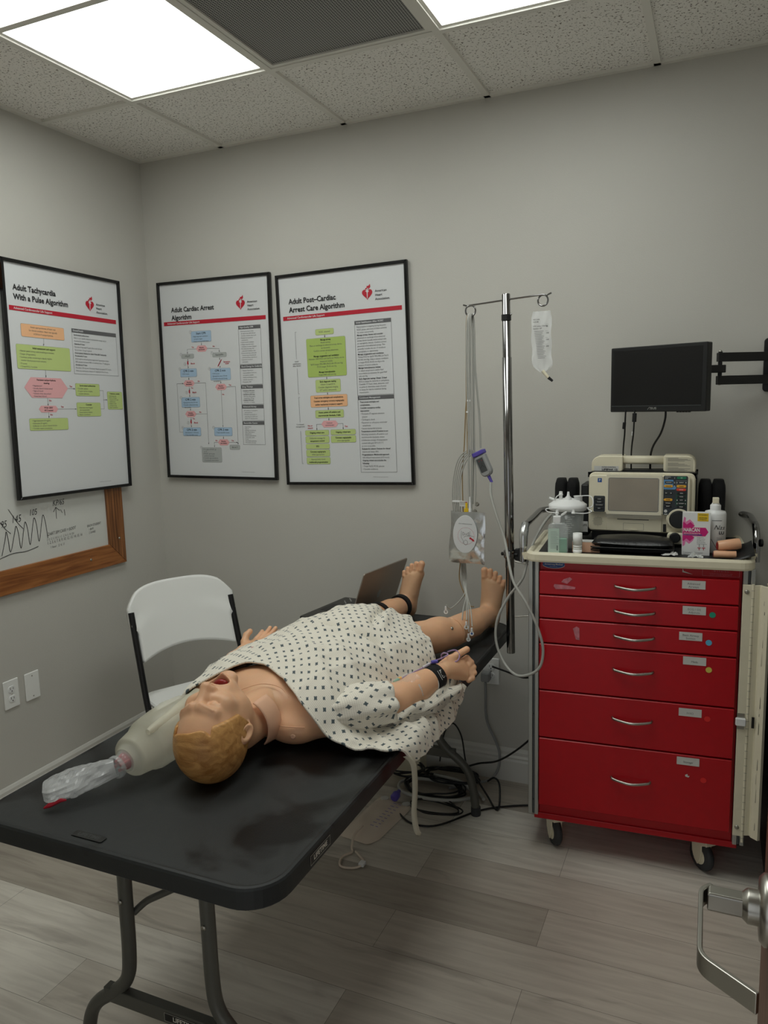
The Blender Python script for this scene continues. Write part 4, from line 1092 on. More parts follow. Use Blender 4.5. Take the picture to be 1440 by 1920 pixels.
    P.ar([(.54,.79),(.54,.806)]); hx_(.54,.824); P.ar([(.485,.824),(.45,.824),(.45,.850)]); P.t('No',.472,.815,.009,'red_ink','CENTER',.02); P.ar([(.595,.824),(.672,.824)]); P.t('Yes',.625,.815,.009,'red_ink','CENTER',.02)
    P.rbox(.325,.515,.852,.930,M['grey_box']); num(.322,.852,'12')
    for k,q in enumerate(('\u2022 If no signs of ROSC, go','   to 10','\u2022 If ROSC, go to post-','   cardiac arrest care','\u2022 Consider appropriateness','   of continued resuscitation')): P.t(q,.335,.862+k*.0115,.0090,'grey_ink',xs=.86)
    P.rbox(.595,.69,.838,.862,M['grey_box']); P.t('Go to 5',.642,.850,.0094,'ink','CENTER')
    side(P,.725,.925,[(.232,.425,'High-Quality CPR',['\u2022 Push hard (at least 2 inches','   [5 cm]) and fast (100-120/min)','   and allow complete chest recoil.','\u2022 Minimize interruptions in','   compressions.','\u2022 Avoid excessive ventilation.','\u2022 Change compressor every','   2 minutes, or sooner if fatigued.','\u2022 If no advanced airway, 30:2','   compression-ventilation ratio.','\u2022 If advanced airway in place, give','   1 breath every 6 seconds with','   continuous chest compressions.','\u2022 Quantitative waveform','   capnography']),
      (.428,.527,'Shock Energy for Defibrillation',['\u2022 *Biphasic: Manufacturer','   recommendation; if unknown,','   use maximum available.','   Second and subsequent doses','   should be equivalent.','\u2022 Monophasic: 360 J']),
      (.530,.628,'Drug Therapy',['*\u2022 Epinephrine IV/IO dose:','   1 mg every 3-5 minutes','*\u2022 Amiodarone IV/IO dose:','   First dose: 300 mg bolus.','   Second dose: 150 mg.','*\u2022 Lidocaine IV/IO dose:','   First dose: 1-1.5 mg/kg.']),
      (.631,.712,'Advanced Airway',['\u2022 ET intubation or supraglottic','   advanced airway','\u2022 Waveform capnography or','   capnometry to confirm and','   monitor ET tube placement']),
      (.715,.835,'Reversible Causes',['\u2022 Hypovolemia','\u2022 Hypoxia','\u2022 Hydrogen ion (acidosis)','\u2022 Hypo-/hyperkalemia','\u2022 Hypothermia','\u2022 Tension pneumothorax','\u2022 Tamponade, cardiac','\u2022 Toxins','\u2022 Thrombosis, pulmonary','\u2022 Thrombosis, coronary'])],.0070)
    footer(P)
def post(P,m):
    header(P,m,'Adult Post\u2013Cardiac','Arrest Care Algorithm',.075,.115,.715,.115,.183,.203,.0315)
    def gb(u0,u1,v0,v1,lines,mm='green_box',sz=.0100):
        P.rbox(u0,u1,v0,v1,M[mm]); k=len(lines); dv=(v1-v0)/(k+.4)
        for i,q in enumerate(lines):
            b=q.startswith('*'); P.t(q.strip('*'),(u0+u1)/2,v0+dv*(i+.7),sz,'ink' if b else 'grey_ink','CENTER',.025 if b else 0.,xs=.86)
    gb(.285,.435,.258,.285,['ROSC obtained']); P.ar([(.36,.285),(.36,.299)])
    gb(.205,.525,.300,.485,['*Manage airway','Assess airway.','Place or exchange an advanced airway device,','as necessary.','Confirm correct airway placement.','\u2193','*Manage oxygenation and ventilation','Maintain 100% FiO2 until SpO2 (or PaO2) can be','measured reliably.','SpO2 target 90%-98% (PaO2 60-105 mm Hg)','PCO2 target 35-45 mm Hg','\u2193','*Manage hemodynamics','Target MAP \u226565 mm Hg'],'green_grad')
    P.ar([(.36,.485),(.36,.499)]); gb(.265,.470,.500,.560,['*Early diagnostic testing','Obtain 12-lead ECG.','Consider diagnostic imaging','(CT and/or ultrasound).']); P.ar([(.36,.56),(.36,.574)])
    gb(.215,.520,.575,.632,['*Treat arrest etiologies and complications.','*Consider emergency coronary angiography','*and/or mechanical circulatory support.'],'orange_box'); P.ar([(.36,.632),(.36,.647)])
    gb(.250,.485,.648,.685,['*Assess patient off sedation and','*neuromuscular blockade, if able.']); P.ar([(.36,.685),(.36,.699)])
    P.hexa(.295,.435,.700,.732,M['pink_box']); P.t('Follows',.365,.711,.0094,'grey_ink','CENTER'); P.t('commands?',.365,.722,.0094,'grey_ink','CENTER')
    P.ar([(.295,.716),(.255,.716),(.255,.744)]); P.ar([(.435,.716),(.475,.716),(.475,.744)]); P.t('No or',.20,.722,.0094,'red_ink','CENTER',.02); P.t('unsure',.20,.733,.0094,'red_ink','CENTER',.02); P.t('Yes',.50,.730,.0098,'red_ink','CENTER',.02)
    gb(.155,.355,.745,.770,['*Ongoing critical care']); gb(.370,.575,.745,.770,['*Ongoing critical care'])
    gb(.155,.355,.775,.808,['Deliberate strategy for','*temperature control']); gb(.370,.575,.775,.808,['*Coronary angiography','when appropriate'])
    gb(.155,.355,.813,.837,['*EEG']); gb(.155,.355,.842,.875,['*Coronary angiography','when appropriate']); gb(.155,.355,.880,.913,['Appropriately timed,','*multimodal prognostication'])
    for a,b,mid,l1,l2,l3 in ((.262,.562,.415,'Initial','stabilization','after ROSC'),(.580,.910,.725,'Continued','management','')):
        P.ar([(.125,a),(.115,a),(.115,mid-.022)],False); P.ar([(.115,mid+.022),(.115,b),(.125,b)],False)
        for k,q in enumerate((l1,l2,l3)): P.t(q,.115,mid-.011+k*.011,.0088,'ink','CENTER')
    side(P,.605,.890,[(.235,.585,'Initial Stabilization After ROSC',['Resuscitation is ongoing during the post-','ROSC phase, and many of these activities','can occur concurrently.','*Manage airway: Assess and consider','placement or exchange of an advanced','airway device (usually endotracheal tube','or supraglottic device). Confirm correct','placement of an advanced airway. This','generally includes the use of waveform','capnography or capnometry.','*Manage oxygenation and ventilation:','Titrate FiO2 for SpO2 90%-98% (or PaO2','60-105 mm Hg). Adjust minute ventilation','to target PCO2 35-45 mm Hg in the','absence of severe acidemia.','*Manage hemodynamics: Initiate','or adjust vasopressors and/or fluid','resuscitation as necessary for goal MAP','\u226565 mm Hg.','*Early diagnostic testing: Obtain 12-lead','ECG to assess for ischemia or arrhythmia.','Consider CT head, chest, abdomen, and/','or pelvis to determine cause of arrest','or assess for injuries sustained during','resuscitation.']),
      (.588,.955,'Continued Management',['*Treat arrest etiologies and','*complications.','*Consider emergency cardiac','*intervention:','\u2022 Persistent ST-segment elevation','   present','\u2022 Cardiogenic shock','\u2022 Recurrent or refractory ventricular','   arrhythmias','\u2022 Severe myocardial ischemia','*Temperature control: If patient is not','following commands off sedation and','neuromuscular blockade, initiate','a deliberate strategy of temperature','control with goal 32\u00b0C-37.5\u00b0C','as soon as possible.','*Evaluate for seizure: Evaluate for clinical','seizure and obtain EEG.','*Prognostication: Multimodal approach','with delayed impressions (\u226572 hours).','*Ongoing critical care includes the','*following:','\u2022 Target PaO2, PCO2, glucose','\u2022 Consider antibiotics'])],.0094)
    footer(P)
poster('framed poster with black frame titled Adult Tachycardia, hung over the whiteboard on the left wall',(.022,-.562,1.262),(0,math.radians(.9),PI/2),tach)
poster('framed poster titled Adult Cardiac Arrest, in a black frame beside the room corner',(.374,-.002,1.272),(0,math.radians(0.4),0),arrest)
poster('framed poster titled Adult Post-Cardiac Arrest Care with green boxes, rightmost on the back wall',(1.050,-.002,1.256),(0,math.radians(-1.0),0),post)

# ================================================================== WHITEBOARD
t=thing('whiteboard','oak-framed whiteboard with black marker handwriting, partly behind the left wall poster','whiteboard',(0,-1.20,.905),0,rot=(0,0,PI/2))
# local x = world y + 1.20
XR=.905; XL=-1.0; ZT=1.27
b=MB(); b.box(XL,XR-.09,-.008,-.001,.09,ZT-.09,mat('whiteboard_enamel',(212,213,208),.25,coat=.3)); pn=b.build('panel',t)
def railp(poly,mm,name): 
    f=MB(); f.prism(poly,-.019,-.001,M[mm],c=.002); return f.build(name,t)
railp([(XL,0),(XR,0),(XR-.098,.098),(XL,.098)],'wood_frame','frame_rail')
railp([(XL,ZT),(XL,ZT-.098),(XR-.098,ZT-.098),(XR,ZT)],'wood_frame','frame_rail')
railp([(XR,0),(XR,ZT),(XR-.098,ZT-.098),(XR-.098,.098)],'wood_frame_v','frame_stile')
railp([(XL,ZT),(XL,0),(XL+.098,.098),(XL+.098,ZT-.098)],'wood_frame_v','frame_stile')
for sx,sz in ((.868,.118),(.686,.052)):
    s=MB(); s.lathe([(.006,0),(.006,.001),(.003,.003)],M['steel'],(sx,-.019,sz),(0,-1,0),12); s.build('screw',t)
h=MB(); K=M['marker']
def W(y,z): return (y+1.20, z-.905)
def stroke(pts,wd=.0022,sm=True):
    q=[Vector((a,b,0)) for a,b in (W(*p) for p in pts)]
    if sm and len(q)>2: q=crv(q,5)
    h.line([(p.x,p.y) for p in q],wd,K,-.0092)
wv=[(-.954,1.06)]
for k,(y0,y1,zt) in enumerate(((-.945,-.905,1.150),(-.90,-.855,1.165),(-.855,-.81,1.175),(-.81,-.765,1.185),(-.765,-.72,1.190))):
    wv+=[(y0+.012,zt-.03),((y0+y1)/2,zt),(y1-.014,zt-.03),(y1-.008,1.068+k*.006)]
stroke(wv,.0026)
stroke([(-1.05,1.03),(-.954,1.052),(-.90,1.060),(-.84,1.057),(-.78,1.066)],.0026)
h.build('marker_waveform',pn); h=MB()
def hand(t_,y,z,s,rot=0.): 
    a,b=W(y,z); h.text(t_,a,b,s,K,-.0092,rot=rot,xs=.75,shear=.25,bold=-.005)
hand('105',-.812,1.207,.036); hand('195',-.962,1.180,.038); hand('145',-.898,1.192,.042); hand('KP/65',-.690,1.230,.034)
stroke([(-.965,1.215),(-.93,1.165),(-.905,1.14)]); stroke([(-.905,1.235),(-.87,1.18),(-.845,1.15)])
stroke([(-.675,1.165),(-.674,1.212)],sm=False); stroke([(-.688,1.195),(-.674,1.212),(-.655,1.197)],sm=False); stroke([(-.65,1.200),(-.642,1.185)],sm=False); stroke([(-.63,1.197),(-.628,1.172)],sm=False)
hand('DART SIM CASE = BOOT',-.728,1.106,.0185,-.035)
hand('S  C  C  C  R S C  C   C  R  S   R  CH',-.735,1.084,.0125,-.03)
hand('1, 2, 5, 6, 7, 8, 9, 10, 12, 13, 14, 15, 16',-.735,1.070,.0165,-.03)
hand('1 hour   3, 4, 11',-.720,1.050,.0155,-.03)
hand('EACH STUDENT',-.512,1.106,.0150,-.035); hand('1 BVM',-.505,1.090,.0140,-.03); hand('2 SHARE',-.505,1.075,.0140,-.03)
h.build('marker_writing',pn)
# ================================================================== CRASH CART  (local: X right 0..0.70, Y back, Z up)
CANG=math.radians(4.2)
CO=Vector((1.957,-.478,0))
def cw(x,y,z): 
    c,s_=math.cos(CANG),math.sin(CANG); return Vector((CO.x+x*c-y*s_, CO.y+x*s_+y*c, z))
CT=thing('medical_cart','red six-drawer medical crash cart with cream tray top and cream casters','cart',tuple(CO),CANG)
b=MB(); b.box(.036,.664,.004,.40,.142,1.067,M['red']); b.box(.02,.68,-.002,.40,.128,.150,M['red']); body_=b.build('body',CT,bevel=.002)
dz=[(.955,1.034),(.8725,.950),(.7855,.8675),(.6175,.7805),(.4445,.6125),(.190,.4395)]
names=[('Advanced','Airways'),('ECG / O2','Adjuncts'),('Basic Airway','Suction'),('Meds',''),('IV/IO',''),('Storage','')]
dots=[None,'teal_dot','cyan_dot','yellow_dot','red_dot','red_dot']
lx=[.522,.526,.518,.532,.524,.5225]; lzs=[1.0137,.930,.844,.763,.588,.4195]; dots_xy=[None,(.580,.919),(.572,.8275),(.575,.7375),(.576,.5724),(.571,.3606)]
for k,(z0,z1) in enumerate(dz):
    d=MB(); d.prism(rr(.038,.655,z0,z1,.003,2),-.020,.003,M['red'],c=.0025); dd=d.build('drawer',CT)
    hz_=(z0+z1)/2+(.0 if k<3 else .012); hx0=.282
    h=MB(); h.tube(crv([(hx0,-.020,hz_+.004),(hx0+.010,-.033,hz_+.001),(hx0+.063,-.045,hz_-.003),(hx0+.116,-.033,hz_+.001),(hx0+.126,-.020,hz_+.004)],6),[.0035]*3+[.0046]*19+[.0035]*3,M['steel'],10); h.build('handle',dd)
    l=MB(); lz=lzs[k]; l.rect(lx[k]-.0345,lx[k]+.0345,lz-.0135,lz+.0135,M['label'],-.0215)
    a,b_=names[k]; l.text(a,lx[k],lz+(.003 if b_ else -.003),.0095,M['grey_ink'],-.0218,'CENTER'); l.text(b_,lx[k],lz-.007,.0095,M['grey_ink'],-.0218,'CENTER'); l.build('drawer_label',dd)
    if dots[k]:
        q=MB(); q.poly(circ(dots_xy[k][0],dots_xy[k][1],.0095,18),M[dots[k]],-.0214); q.build('dot_sticker',dd)
def sticker(pts,mm,par,y=-.0213,name='torn_sticker'):
    m=MB(); m.poly(pts,M[mm],y); return m.build(name,par)
sticker([(.085,.985),(.092,.975),(.155,.978),(.157,.985),(.125,.990),(.088,.992)],'tear',CT)
sticker([(.110,1.000),(.130,.995),(.146,1.012),(.138,1.018),(.118,1.010)],'tear',CT)
sticker([(.150,.842),(.160,.805),(.172,.803),(.171,.845),(.162,.850)],'tear',CT)
sticker([(.488,1.048),(.520,1.042),(.492,1.052),(.489,1.060)],'label',CT,.0028)
sticker([(.515,.372),(.522,.376),(.524,.369),(.529,.370),(.526,.364),(.516,.366)],'label',CT)
# maker's oval badge and warning plate on the header strip
m=MB(); m.poly(circ(.082,1.0515,.037,28,.0118),M['label'],.0030); m.poly([(.082+.037*math.cos(a_)*.99,1.054+.0125*math.sin(a_)) for a_ in [PI*1.0+i*PI/14 for i in range(15)]],M['blue'],.0027)
m.rect(.046,.118,1.050,1.060,M['blue'],.0026); m.text('Armstrong Medical',.082,1.0545,.0078,M['label'],.0023,'CENTER',.02); m.text('INDUSTRIES, INC.',.082,1.0465,.0034,M['label'],.0023,'CENTER'); m.rect(.077,.081,1.0605,1.0645,M['blue'],.0026); m.rect(.081,.087,1.0605,1.0645,M['red_dot'],.0026); m.build('oval_badge',CT)
M['faded']=mat('faded_warning',(150,40,46),.5)
m=MB(); 
m.line([(.548,1.040),(.655,1.040),(.655,1.062),(.548,1.062),(.548,1.040)],.0008,M['tear'],.0028); m.text('\u2013 W A R N I N G \u2013',.602,1.0555,.0068,M['tear'],.0027,'CENTER',.01); m.text('CLOSE DRAWERS BEFORE MOVING CART',.602,1.048,.0036,M['tear'],.0027,'CENTER'); m.text('DO NOT OVERLOAD TOP OF CABINET',.602,1.0435,.0036,M['tear'],.0027,'CENTER'); m.build('warning_plate',CT)
# aluminium corner posts with grooves
for sx,x0,x1 in ((-1,.0,.035),(1,.665,.70)):
    for y0,y1 in ((-.012,.03),(.37,.41)):
        p=MB(); w3=(x1-x0)
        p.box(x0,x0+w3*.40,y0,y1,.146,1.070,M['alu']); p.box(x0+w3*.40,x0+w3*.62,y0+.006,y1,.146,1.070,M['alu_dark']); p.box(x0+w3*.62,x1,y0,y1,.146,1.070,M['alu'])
        po=p.build('corner_post',CT,bevel=.002)
        for zz in (.2,.52,.86): 
            s=MB(); s.lathe([(.0022,0),(.0022,.001)],M['black_paint'],(x0+w3*.5,y0+.0062,zz),(0,-1,0),8); s.build('screw',po)
p=MB(); p.box(.004,.010,.03,.37,.146,1.05,M['alu']); p.build('side_skin',CT)
p=MB(); p.box(.690,.696,.03,.37,.146,1.05,M['cream']); p.build('side_skin',CT)
# locking flap hinged on the right post
p=MB()
p.box(.664,.690,-.022,-.014,.185,1.022,M['cream']); p.build('hinge_leaf',CT,bevel=.001)
p=MB(); p.tube([(.693,-.021,.165),(.693,-.021,1.025)],.0042,M['cream'],8); kn=p.build('hinge',CT)
p=MB()
for k in range(34): p.box(.6885,.6975,-.0256,-.0250,.18+k*.025,.1806+k*.025,M['alu_dark'])
p.build('hinge_knuckles',kn)
p=MB(); p.prism([(.697,-.024),(.713,-.020),(.716,-.030),(.734,-.046),(.742,-.040),(.742,.018),(.736,.018),(.734,-.034),(.722,-.022),(.719,-.012),(.697,-.018)][::-1],.190,1.022,M['cream'],axis='z'); fl=p.build('locking_flap',CT,bevel=.001)
p=MB()
zz=.22
random.seed(9)
while zz<.97:
    L=random.uniform(.006,.055); w_=random.uniform(.0004,.0018); u0=.724+.002*math.sin(zz*30)
    p.add([(u0,-.0378,zz),(u0+w_*1.2,-.0392,zz+.001),(u0+w_*1.4,-.0394,zz+L*.8),(u0+.0006,-.0385,zz+L)],[(0,1,2,3)],M['black_paint']); zz+=L+random.uniform(.004,.02)
p.build('chipped_edge',fl)
for zz in (1.000,.215):
    s=MB(); s.lathe([(.007,0),(.007,.002),(.004,.004),(.002,.004)],M['steel'],(.676,-.022,zz),(0,-1,0),14); s.build('screw',CT)
p=MB(); p.prism(rr(.658,.688,.565,.590,.004),-.034,-.022,M['bright_white'],c=.002); p.box(.664,.684,-.026,-.022,.590,.604,M['steel']); p.box(.664,.684,-.026,-.022,.552,.565,M['steel'])
p.build('lock_bracket',CT); p=MB(); p.box(.704,.712,-.033,-.029,.562,.598,M['black_paint']); p.build('latch_slot',CT)
# moulded tray top
def trayring(ins,z,r=.045): return [(a,b_,z) for a,b_ in rr(-.010+ins,.700-ins,-.032+ins,.455-ins,max(.01,r-ins),6)]
lv=[(.012,1.066),(.002,1.067),(0,1.073),(0,1.092),(.005,1.099),(.012,1.100),(.018,1.096),(.022,1.090)]
t_=MB(); vs=[];fs=[]; n=len(trayring(0,0))
for i_,z in lv: vs+=trayring(i_,z)
for k in range(len(lv)-1):
    for i in range(n): j=(i+1)%n; fs.append((k*n+i,k*n+j,(k+1)*n+j,(k+1)*n+i))
fs.append(tuple(range(n))[::-1]); fs.append(tuple((len(lv)-1)*n+i for i in range(n)))
t_.add(vs,fs,M['cream']); tr=t_.build('tray_top',CT)
# push rail: up the left side, round the back and down the right side
p=MB(); p.tube(bend([(-.028,.045,1.050),(-.028,.050,1.140),(-.024,.085,1.174),(-.020,.425,1.178),(.03,.462,1.180),(.67,.462,1.180),(.722,.41,1.178),(.722,.225,1.172),(.722,.185,1.13),(.722,.18,1.055)],.03,6),.0115,M['chrome'],14); rl=p.build('push_rail',CT)
p=MB(); p.box(-.030,.0,.035,.06,1.06,1.085,M['cream']); p.build('rail_bracket',rl)
p=MB(); p.box(.70,.724,.170,.195,1.06,1.085,M['cream']); p.build('rail_bracket',rl)
p=MB(); p.lathe([(.013,0),(.013,.006),(.009,.008)],M['black_plastic'],(.733,.18,1.12),(1,0,0),16); p.build('rail_knob',rl)
p=MB(); p.tube([(-.028,.050,1.10),(-.028,.052,1.14),(-.027,.062,1.158),(-.026,.085,1.176)],[.0142,.0152,.0158,.0134],M['foil'],12); p.build('foil_wrap',rl)
# casters
def caster(x,y,a_):
    q=bpy.data.objects.new('caster',None); 
    mbk=MB(); c_,s_=math.cos(a_),math.sin(a_); X=Matrix.Translation((x,y,0))@Matrix.Rotation(a_,4,'Z')
    mbk.X=X
    mbk.prism([(p_[0],p_[1]) for p_ in [( -.030,.128),(.034,.128),(.038,.112),(.012,.098),(.014,.070),(.006,.040),(-.006,.024),(-.022,.036),(-.034,.060),(-.038,.095)]],-.021,-.015,M['cream'],c=.002)
    mbk.prism([(p_[0],p_[1]) for p_ in [( -.030,.128),(.034,.128),(.038,.112),(.012,.098),(.014,.070),(.006,.040),(-.006,.024),(-.022,.036),(-.034,.060),(-.038,.095)]],.015,.021,M['cream'],c=.002)
    mbk.box(-.030,.036,-.020,.020,.108,.128,M['cream']); hsg=mbk.build('caster',CT,bevel=.002)
    w_=MB(); w_.X=X; w_.lathe([(.030,-.014),(.046,-.013),(.0525,-.007),(.0535,0),(.0525,.007),(.046,.013),(.030,.014)],M['rubber'],(-.008,0,.0540),(0,1,0),32); w_.build('wheel',hsg)
    w_=MB(); w_.X=X; w_.lathe([(.0,-.0155),(.028,-.0150),(.031,-.0135),(.031,.0135),(.028,.015),(0,.0155)],M['cream'],(-.008,0,.0540),(0,1,0),24); w_.build('hub',hsg)
caster(.088,.055,math.radians(-62)); caster(.585,.05,math.radians(-55)); caster(.10,.36,.4); caster(.60,.36,-.3)
# IV pole bracket on the cart side
p=MB(); p.tube(bend([(-.070,.125,1.032),(-.006,.125,1.020),(-.006,.125,.835),(-.070,.125,.826)],.006,3),.0024,M['steel'],8); p.build('wire_bracket',CT)

# ---- IV pole
PO=thing('iv_pole','chrome IV pole with two ring hooks, clamped to the left side of the red cart','iv pole',(1.861,-.35,.686),0,rot=(0,math.radians(-.7),0))
p=MB(); p.lathe([(.0148,0),(.0152,.003),(.0152,.32),(.0165,.322),(.0165,1.07),(.0145,1.071),(.0145,1.283),(.013,1.286)],M['chrome'],(0,0,0),(0,0,1),24); p.build('pole',PO)
p=MB(); p.lathe([(.0168,0),(.0168,.020)],M['black_plastic'],(0,0,1.196),(0,0,1),24); p.build('black_band',PO)
p=MB(); p.lathe([(.021,0),(.022,.003),(.022,.024),(.021,.027)],M['chrome'],(0,0,.357),(0,0,1),24); cl=p.build('clamp',PO)
p=MB(); p.lathe([(.006,.018),(.006,.032)],M['black_plastic'],(0,0,.370),(1,-.2,0),10); p.prism([( .040+.024*math.cos(a_)*(1+.12*math.cos(5*a_)),.370+.027*math.sin(a_)*(1+.12*math.cos(5*a_))) for a_ in [2*PI*i/30 for i in range(30)]],-.006,.010,M['black_plastic'],c=.003); p.build('clamp_knob',cl)
p=MB(); p.lathe([(.006,.018),(.007,.030),(.004,.032)],M['black_plastic'],(0,0,.370),(-1,.1,0),10); p.build('knob_stub',cl)
hooks=[]
for sx in (-1,1):
    p=MB(); cx_=.128*sx; zz=1.258 if sx<0 else 1.272
    ringp=[(cx_+.0175*math.cos(a_)*1.0+0,(-.006+.010*(i/26)),zz-.019+.0185*math.sin(a_)) for i,a_ in enumerate([PI/2-sx*2*PI*i/24 for i in range(27)])]
    p.tube([(0,0,1.266)]+[(sx*.06,0,1.266+(zz-1.266)*.5)]+ringp+([(cx_+.028*sx,.004,zz+.004)]),.0030,M['chrome'],8); p.build('ring_hook',PO)
p=MB(); p.lathe([(.003,.014),(.004,.020),(.002,.022)],M['chrome'],(0,0,1.215),(1,-.3,0),10); p.build('spring_button',PO)

# ---- IV fluid bag on the right hook
BG=thing('iv_fluid_bag','nearly empty clear IV fluid bag hanging from the right hook of the IV pole','iv bag',(1.982,-.352,1.905))
b=MB(); nu,nv=10,22; vs=[];fs=[]
for side_ in (1,-1):
    o_=len(vs)
    for j in range(nv+1):
        v=j/nv; z=-v*.205; wid=.034*(1-.0*v)*(1 if v<.86 else 1-((v-.86)/.14)**2*.72)*(1 if v>.05 else .92); xc=-.012-.004*math.sin(v*3)+ (.006*v)
        for i in range(nu+1):
            u=i/nu*2-1
            t_=max(0,(1-u*u))**.6*.0055*math.sin(PI*min(1,v*1.05+.02))*(.4+.9*v)
            vs.append((xc+u*wid+.0015*math.sin(v*19+u*4),side_*(-t_-.0004)+.0018*math.sin(u*7+v*13),z))
    for j in range(nv):
        for i in range(nu):
            a=o_+j*(nu+1)+i; q=(a,a+1,a+nu+2,a+nu+1); fs.append(q if side_==1 else q[::-1])
b.add(vs,fs,M['film'],True); b.build('bag_film',BG)
b=MB(); b.tube([(-.008,0,-.200),(.004,0,-.215),(.012,0,-.224)],[.006,.0055,.005],M['cream'],10); prt=b.build('port',BG); b=MB(); b.tube([(.012,0,-.224),(.026,0,-.236)],[.0055,.004],M['black_plastic'],10); b.build('port_cap',prt)
b=MB()
for k,(tx,zz,s_) in enumerate((('NDC 0338',-.028,.006),('SODIUM',-.036,.006),('0.9% Sodium Chloride',-.050,.0068),('Injection USP',-.058,.0068))): b.text(tx,-.040,zz,s_,M['ink'],-.0075,xs=.8,bold=.01)
for k in range(17): b.rect(-.036+k*.0008,-.004-(k%3)*.004+k*.0006,-.068-k*.0056,-.0674-k*.0056+.0009,M['grey_ink'],-.0082)
for k,q in enumerate(('50','100','150','200')): b.text(q,.004,-.052-k*.022,.0068,M['ink'],-.0078,bold=.02); b.rect(.002,.012,-.0455-k*.022,-.0450-k*.022,M['ink'],-.0078)
b.build('printed_text',BG)

# ================================================================== LEAD CABLES, LEAD BLOCK, ELECTRODE POUCH
def cable(name,label,pts,r,mm,cat='cable',group=None,parent=None,n=8,seg=8):
    m=MB(); m.tube(crv(pts,seg),r,M[mm],n); o=m.build(name,parent)
    if parent is None: tag(o,label,cat,group)
    return o
HX,HY,HZ=1.716,-.356,1.905
LC=thing('ecg_lead_cables','bundle of grey ECG lead cables looped over the left hook of the IV pole','cable',(HX,HY,HZ))
def L(pts,r,mm,name='lead_wire',seg=8): 
    m=MB(); m.tube(crv([(a-HX,b_-HY,c-HZ) for a,b_,c in pts],seg),r,M[mm],7); return m.build(name,LC)
L([(1.712,-.372,1.50),(1.709,-.374,1.75),(1.712,-.372,1.885),(1.716,-.356,1.909),(1.720,-.340,1.88),(1.722,-.340,1.72),(1.722,-.345,1.42),(1.719,-.350,1.235)],.0034,'grey_cable')
L([(1.716,-.372,1.10),(1.713,-.376,1.40),(1.718,-.376,1.70),(1.718,-.372,1.885),(1.721,-.356,1.910),(1.726,-.340,1.88),(1.732,-.345,1.72),(1.748,-.352,1.55),(1.752,-.355,1.44)],.0034,'grey_cable')
L([(1.722,-.37,1.20),(1.723,-.374,1.55),(1.724,-.372,1.87),(1.7255,-.356,1.908),(1.728,-.342,1.87),(1.728,-.35,1.66),(1.731,-.36,1.45),(1.738,-.37,1.31),(1.735,-.372,1.24)],.0024,'grey_cable')
L([(1.708,-.37,1.42),(1.706,-.372,1.66),(1.708,-.371,1.87),(1.711,-.356,1.908),(1.713,-.341,1.87),(1.711,-.345,1.70),(1.698,-.35,1.60),(1.690,-.352,1.45),(1.682,-.354,1.34),(1.684,-.356,1.15),(1.672,-.358,1.02),(1.668,-.358,.95),(1.690,-.37,.90),(1.715,-.39,.865),(1.735,-.40,.862)],.0021,'tan_cable')
# leads arching out of the block, down past the pouch to the snaps
ends=[(1.736,-.56,.800),(1.755,-.555,.831),(1.776,-.56,.812),(1.764,-.56,.790),(1.672,-.53,.872)]
for k in range(6):
    dx=(k-2.5)*.0042; e=ends[min(k,4)]
    pts=[(1.740+dx*.3,-.355,1.425-k*.002),(1.715+dx,-.356,1.432-k*.003),(1.682+dx*1.5,-.357,1.395-k*.004),(1.664+dx*1.6,-.358,1.31),(1.664+dx*1.6,-.358,1.22),(1.676+dx*1.2,-.350,1.08),(1.684+dx,-.352,1.00),(1.690+dx*.8,-.358,.94),(1.700+.15*(e[0]-1.70),-.40,.90),(e[0]*.7+1.705*.3,-.50,.878),(e[0]-.002,e[1]+.012,e[2]+.022)]
    if k==5: continue
    L(pts,.0022,'grey_cable',seg=7)
    o=MB(); ex,ey,ez=e[0]-HX,e[1]-HY,e[2]-HZ
    o.tube([(ex,ey,ez+.020),(ex,ey,ez+.008)],[.0034,.0042],M['bright_white'],8); o.lathe([(.0072,-.002),(.0078,0),(.0072,.002)],M['bright_white'],(ex,ey,ez),(.35,-.9,.2),16); sn=o.build('snap_connector',LC)
    o=MB(); o.lathe([(.0035,.002),(.0035,.0028)],M[('tan_cable','tan_cable','blue','grey_cable','grey_cable')[k]],(ex,ey,ez),(.35,-.9,.2),12); o.build('snap_socket',sn)
for (x,y,z) in ((1.664,-.3585,1.245),(1.716,-.3725,1.61),(1.712,-.3725,1.57)):
    o=MB(); w_=.018 if z<1.3 else .006; o.box(x-HX-w_,x-HX+w_,y-HY-.006,y-HY+.004,z-HZ-.003,z-HZ+.003,M['bright_white']); o.build('cable_clip',LC)
o=MB(); o.box(1.674-HX,1.706-HX,-.366-HY,-.3655-HY,1.227-HZ,1.248-HZ,M['label']); tg=o.build('tag',LC)
o=MB(); o.text('ECG CABLE',1.677-HX,1.242-HZ,.005,M['ink'],-.367-HY); o.text('DO NOT DISCARD',1.677-HX,1.236-HZ,.004,M['ink'],-.367-HY); o.poly([(1.696-HX,1.244-HZ),(1.700-HX,1.236-HZ),(1.704-HX,1.244-HZ)],M['red_ink'],-.367-HY); o.build('tag_print',tg)
o=MB(); o.box(1.695-HX,1.711-HX,-.380-HY,-.372-HY,1.206-HZ,1.222-HZ,M['yellow']); o.box(1.700-HX,1.708-HX,-.380-HY,-.374-HY,1.222-HZ,1.242-HZ,M['yellow']); o.build('yellow_connector',LC,bevel=.001)
o=MB(); o.lathe([(.0045,0),(.0055,.004),(.0055,.03),(.0035,.034),(.0035,.05),(.002,.09)][::-1] if False else [(.0055,0),(.0055,.030),(.0038,.034),(.0038,.075)],M['bright_white'],(1.716-HX,-.374-HY,1.19-HZ),(0,0,1),12); o.build('white_connector',LC)
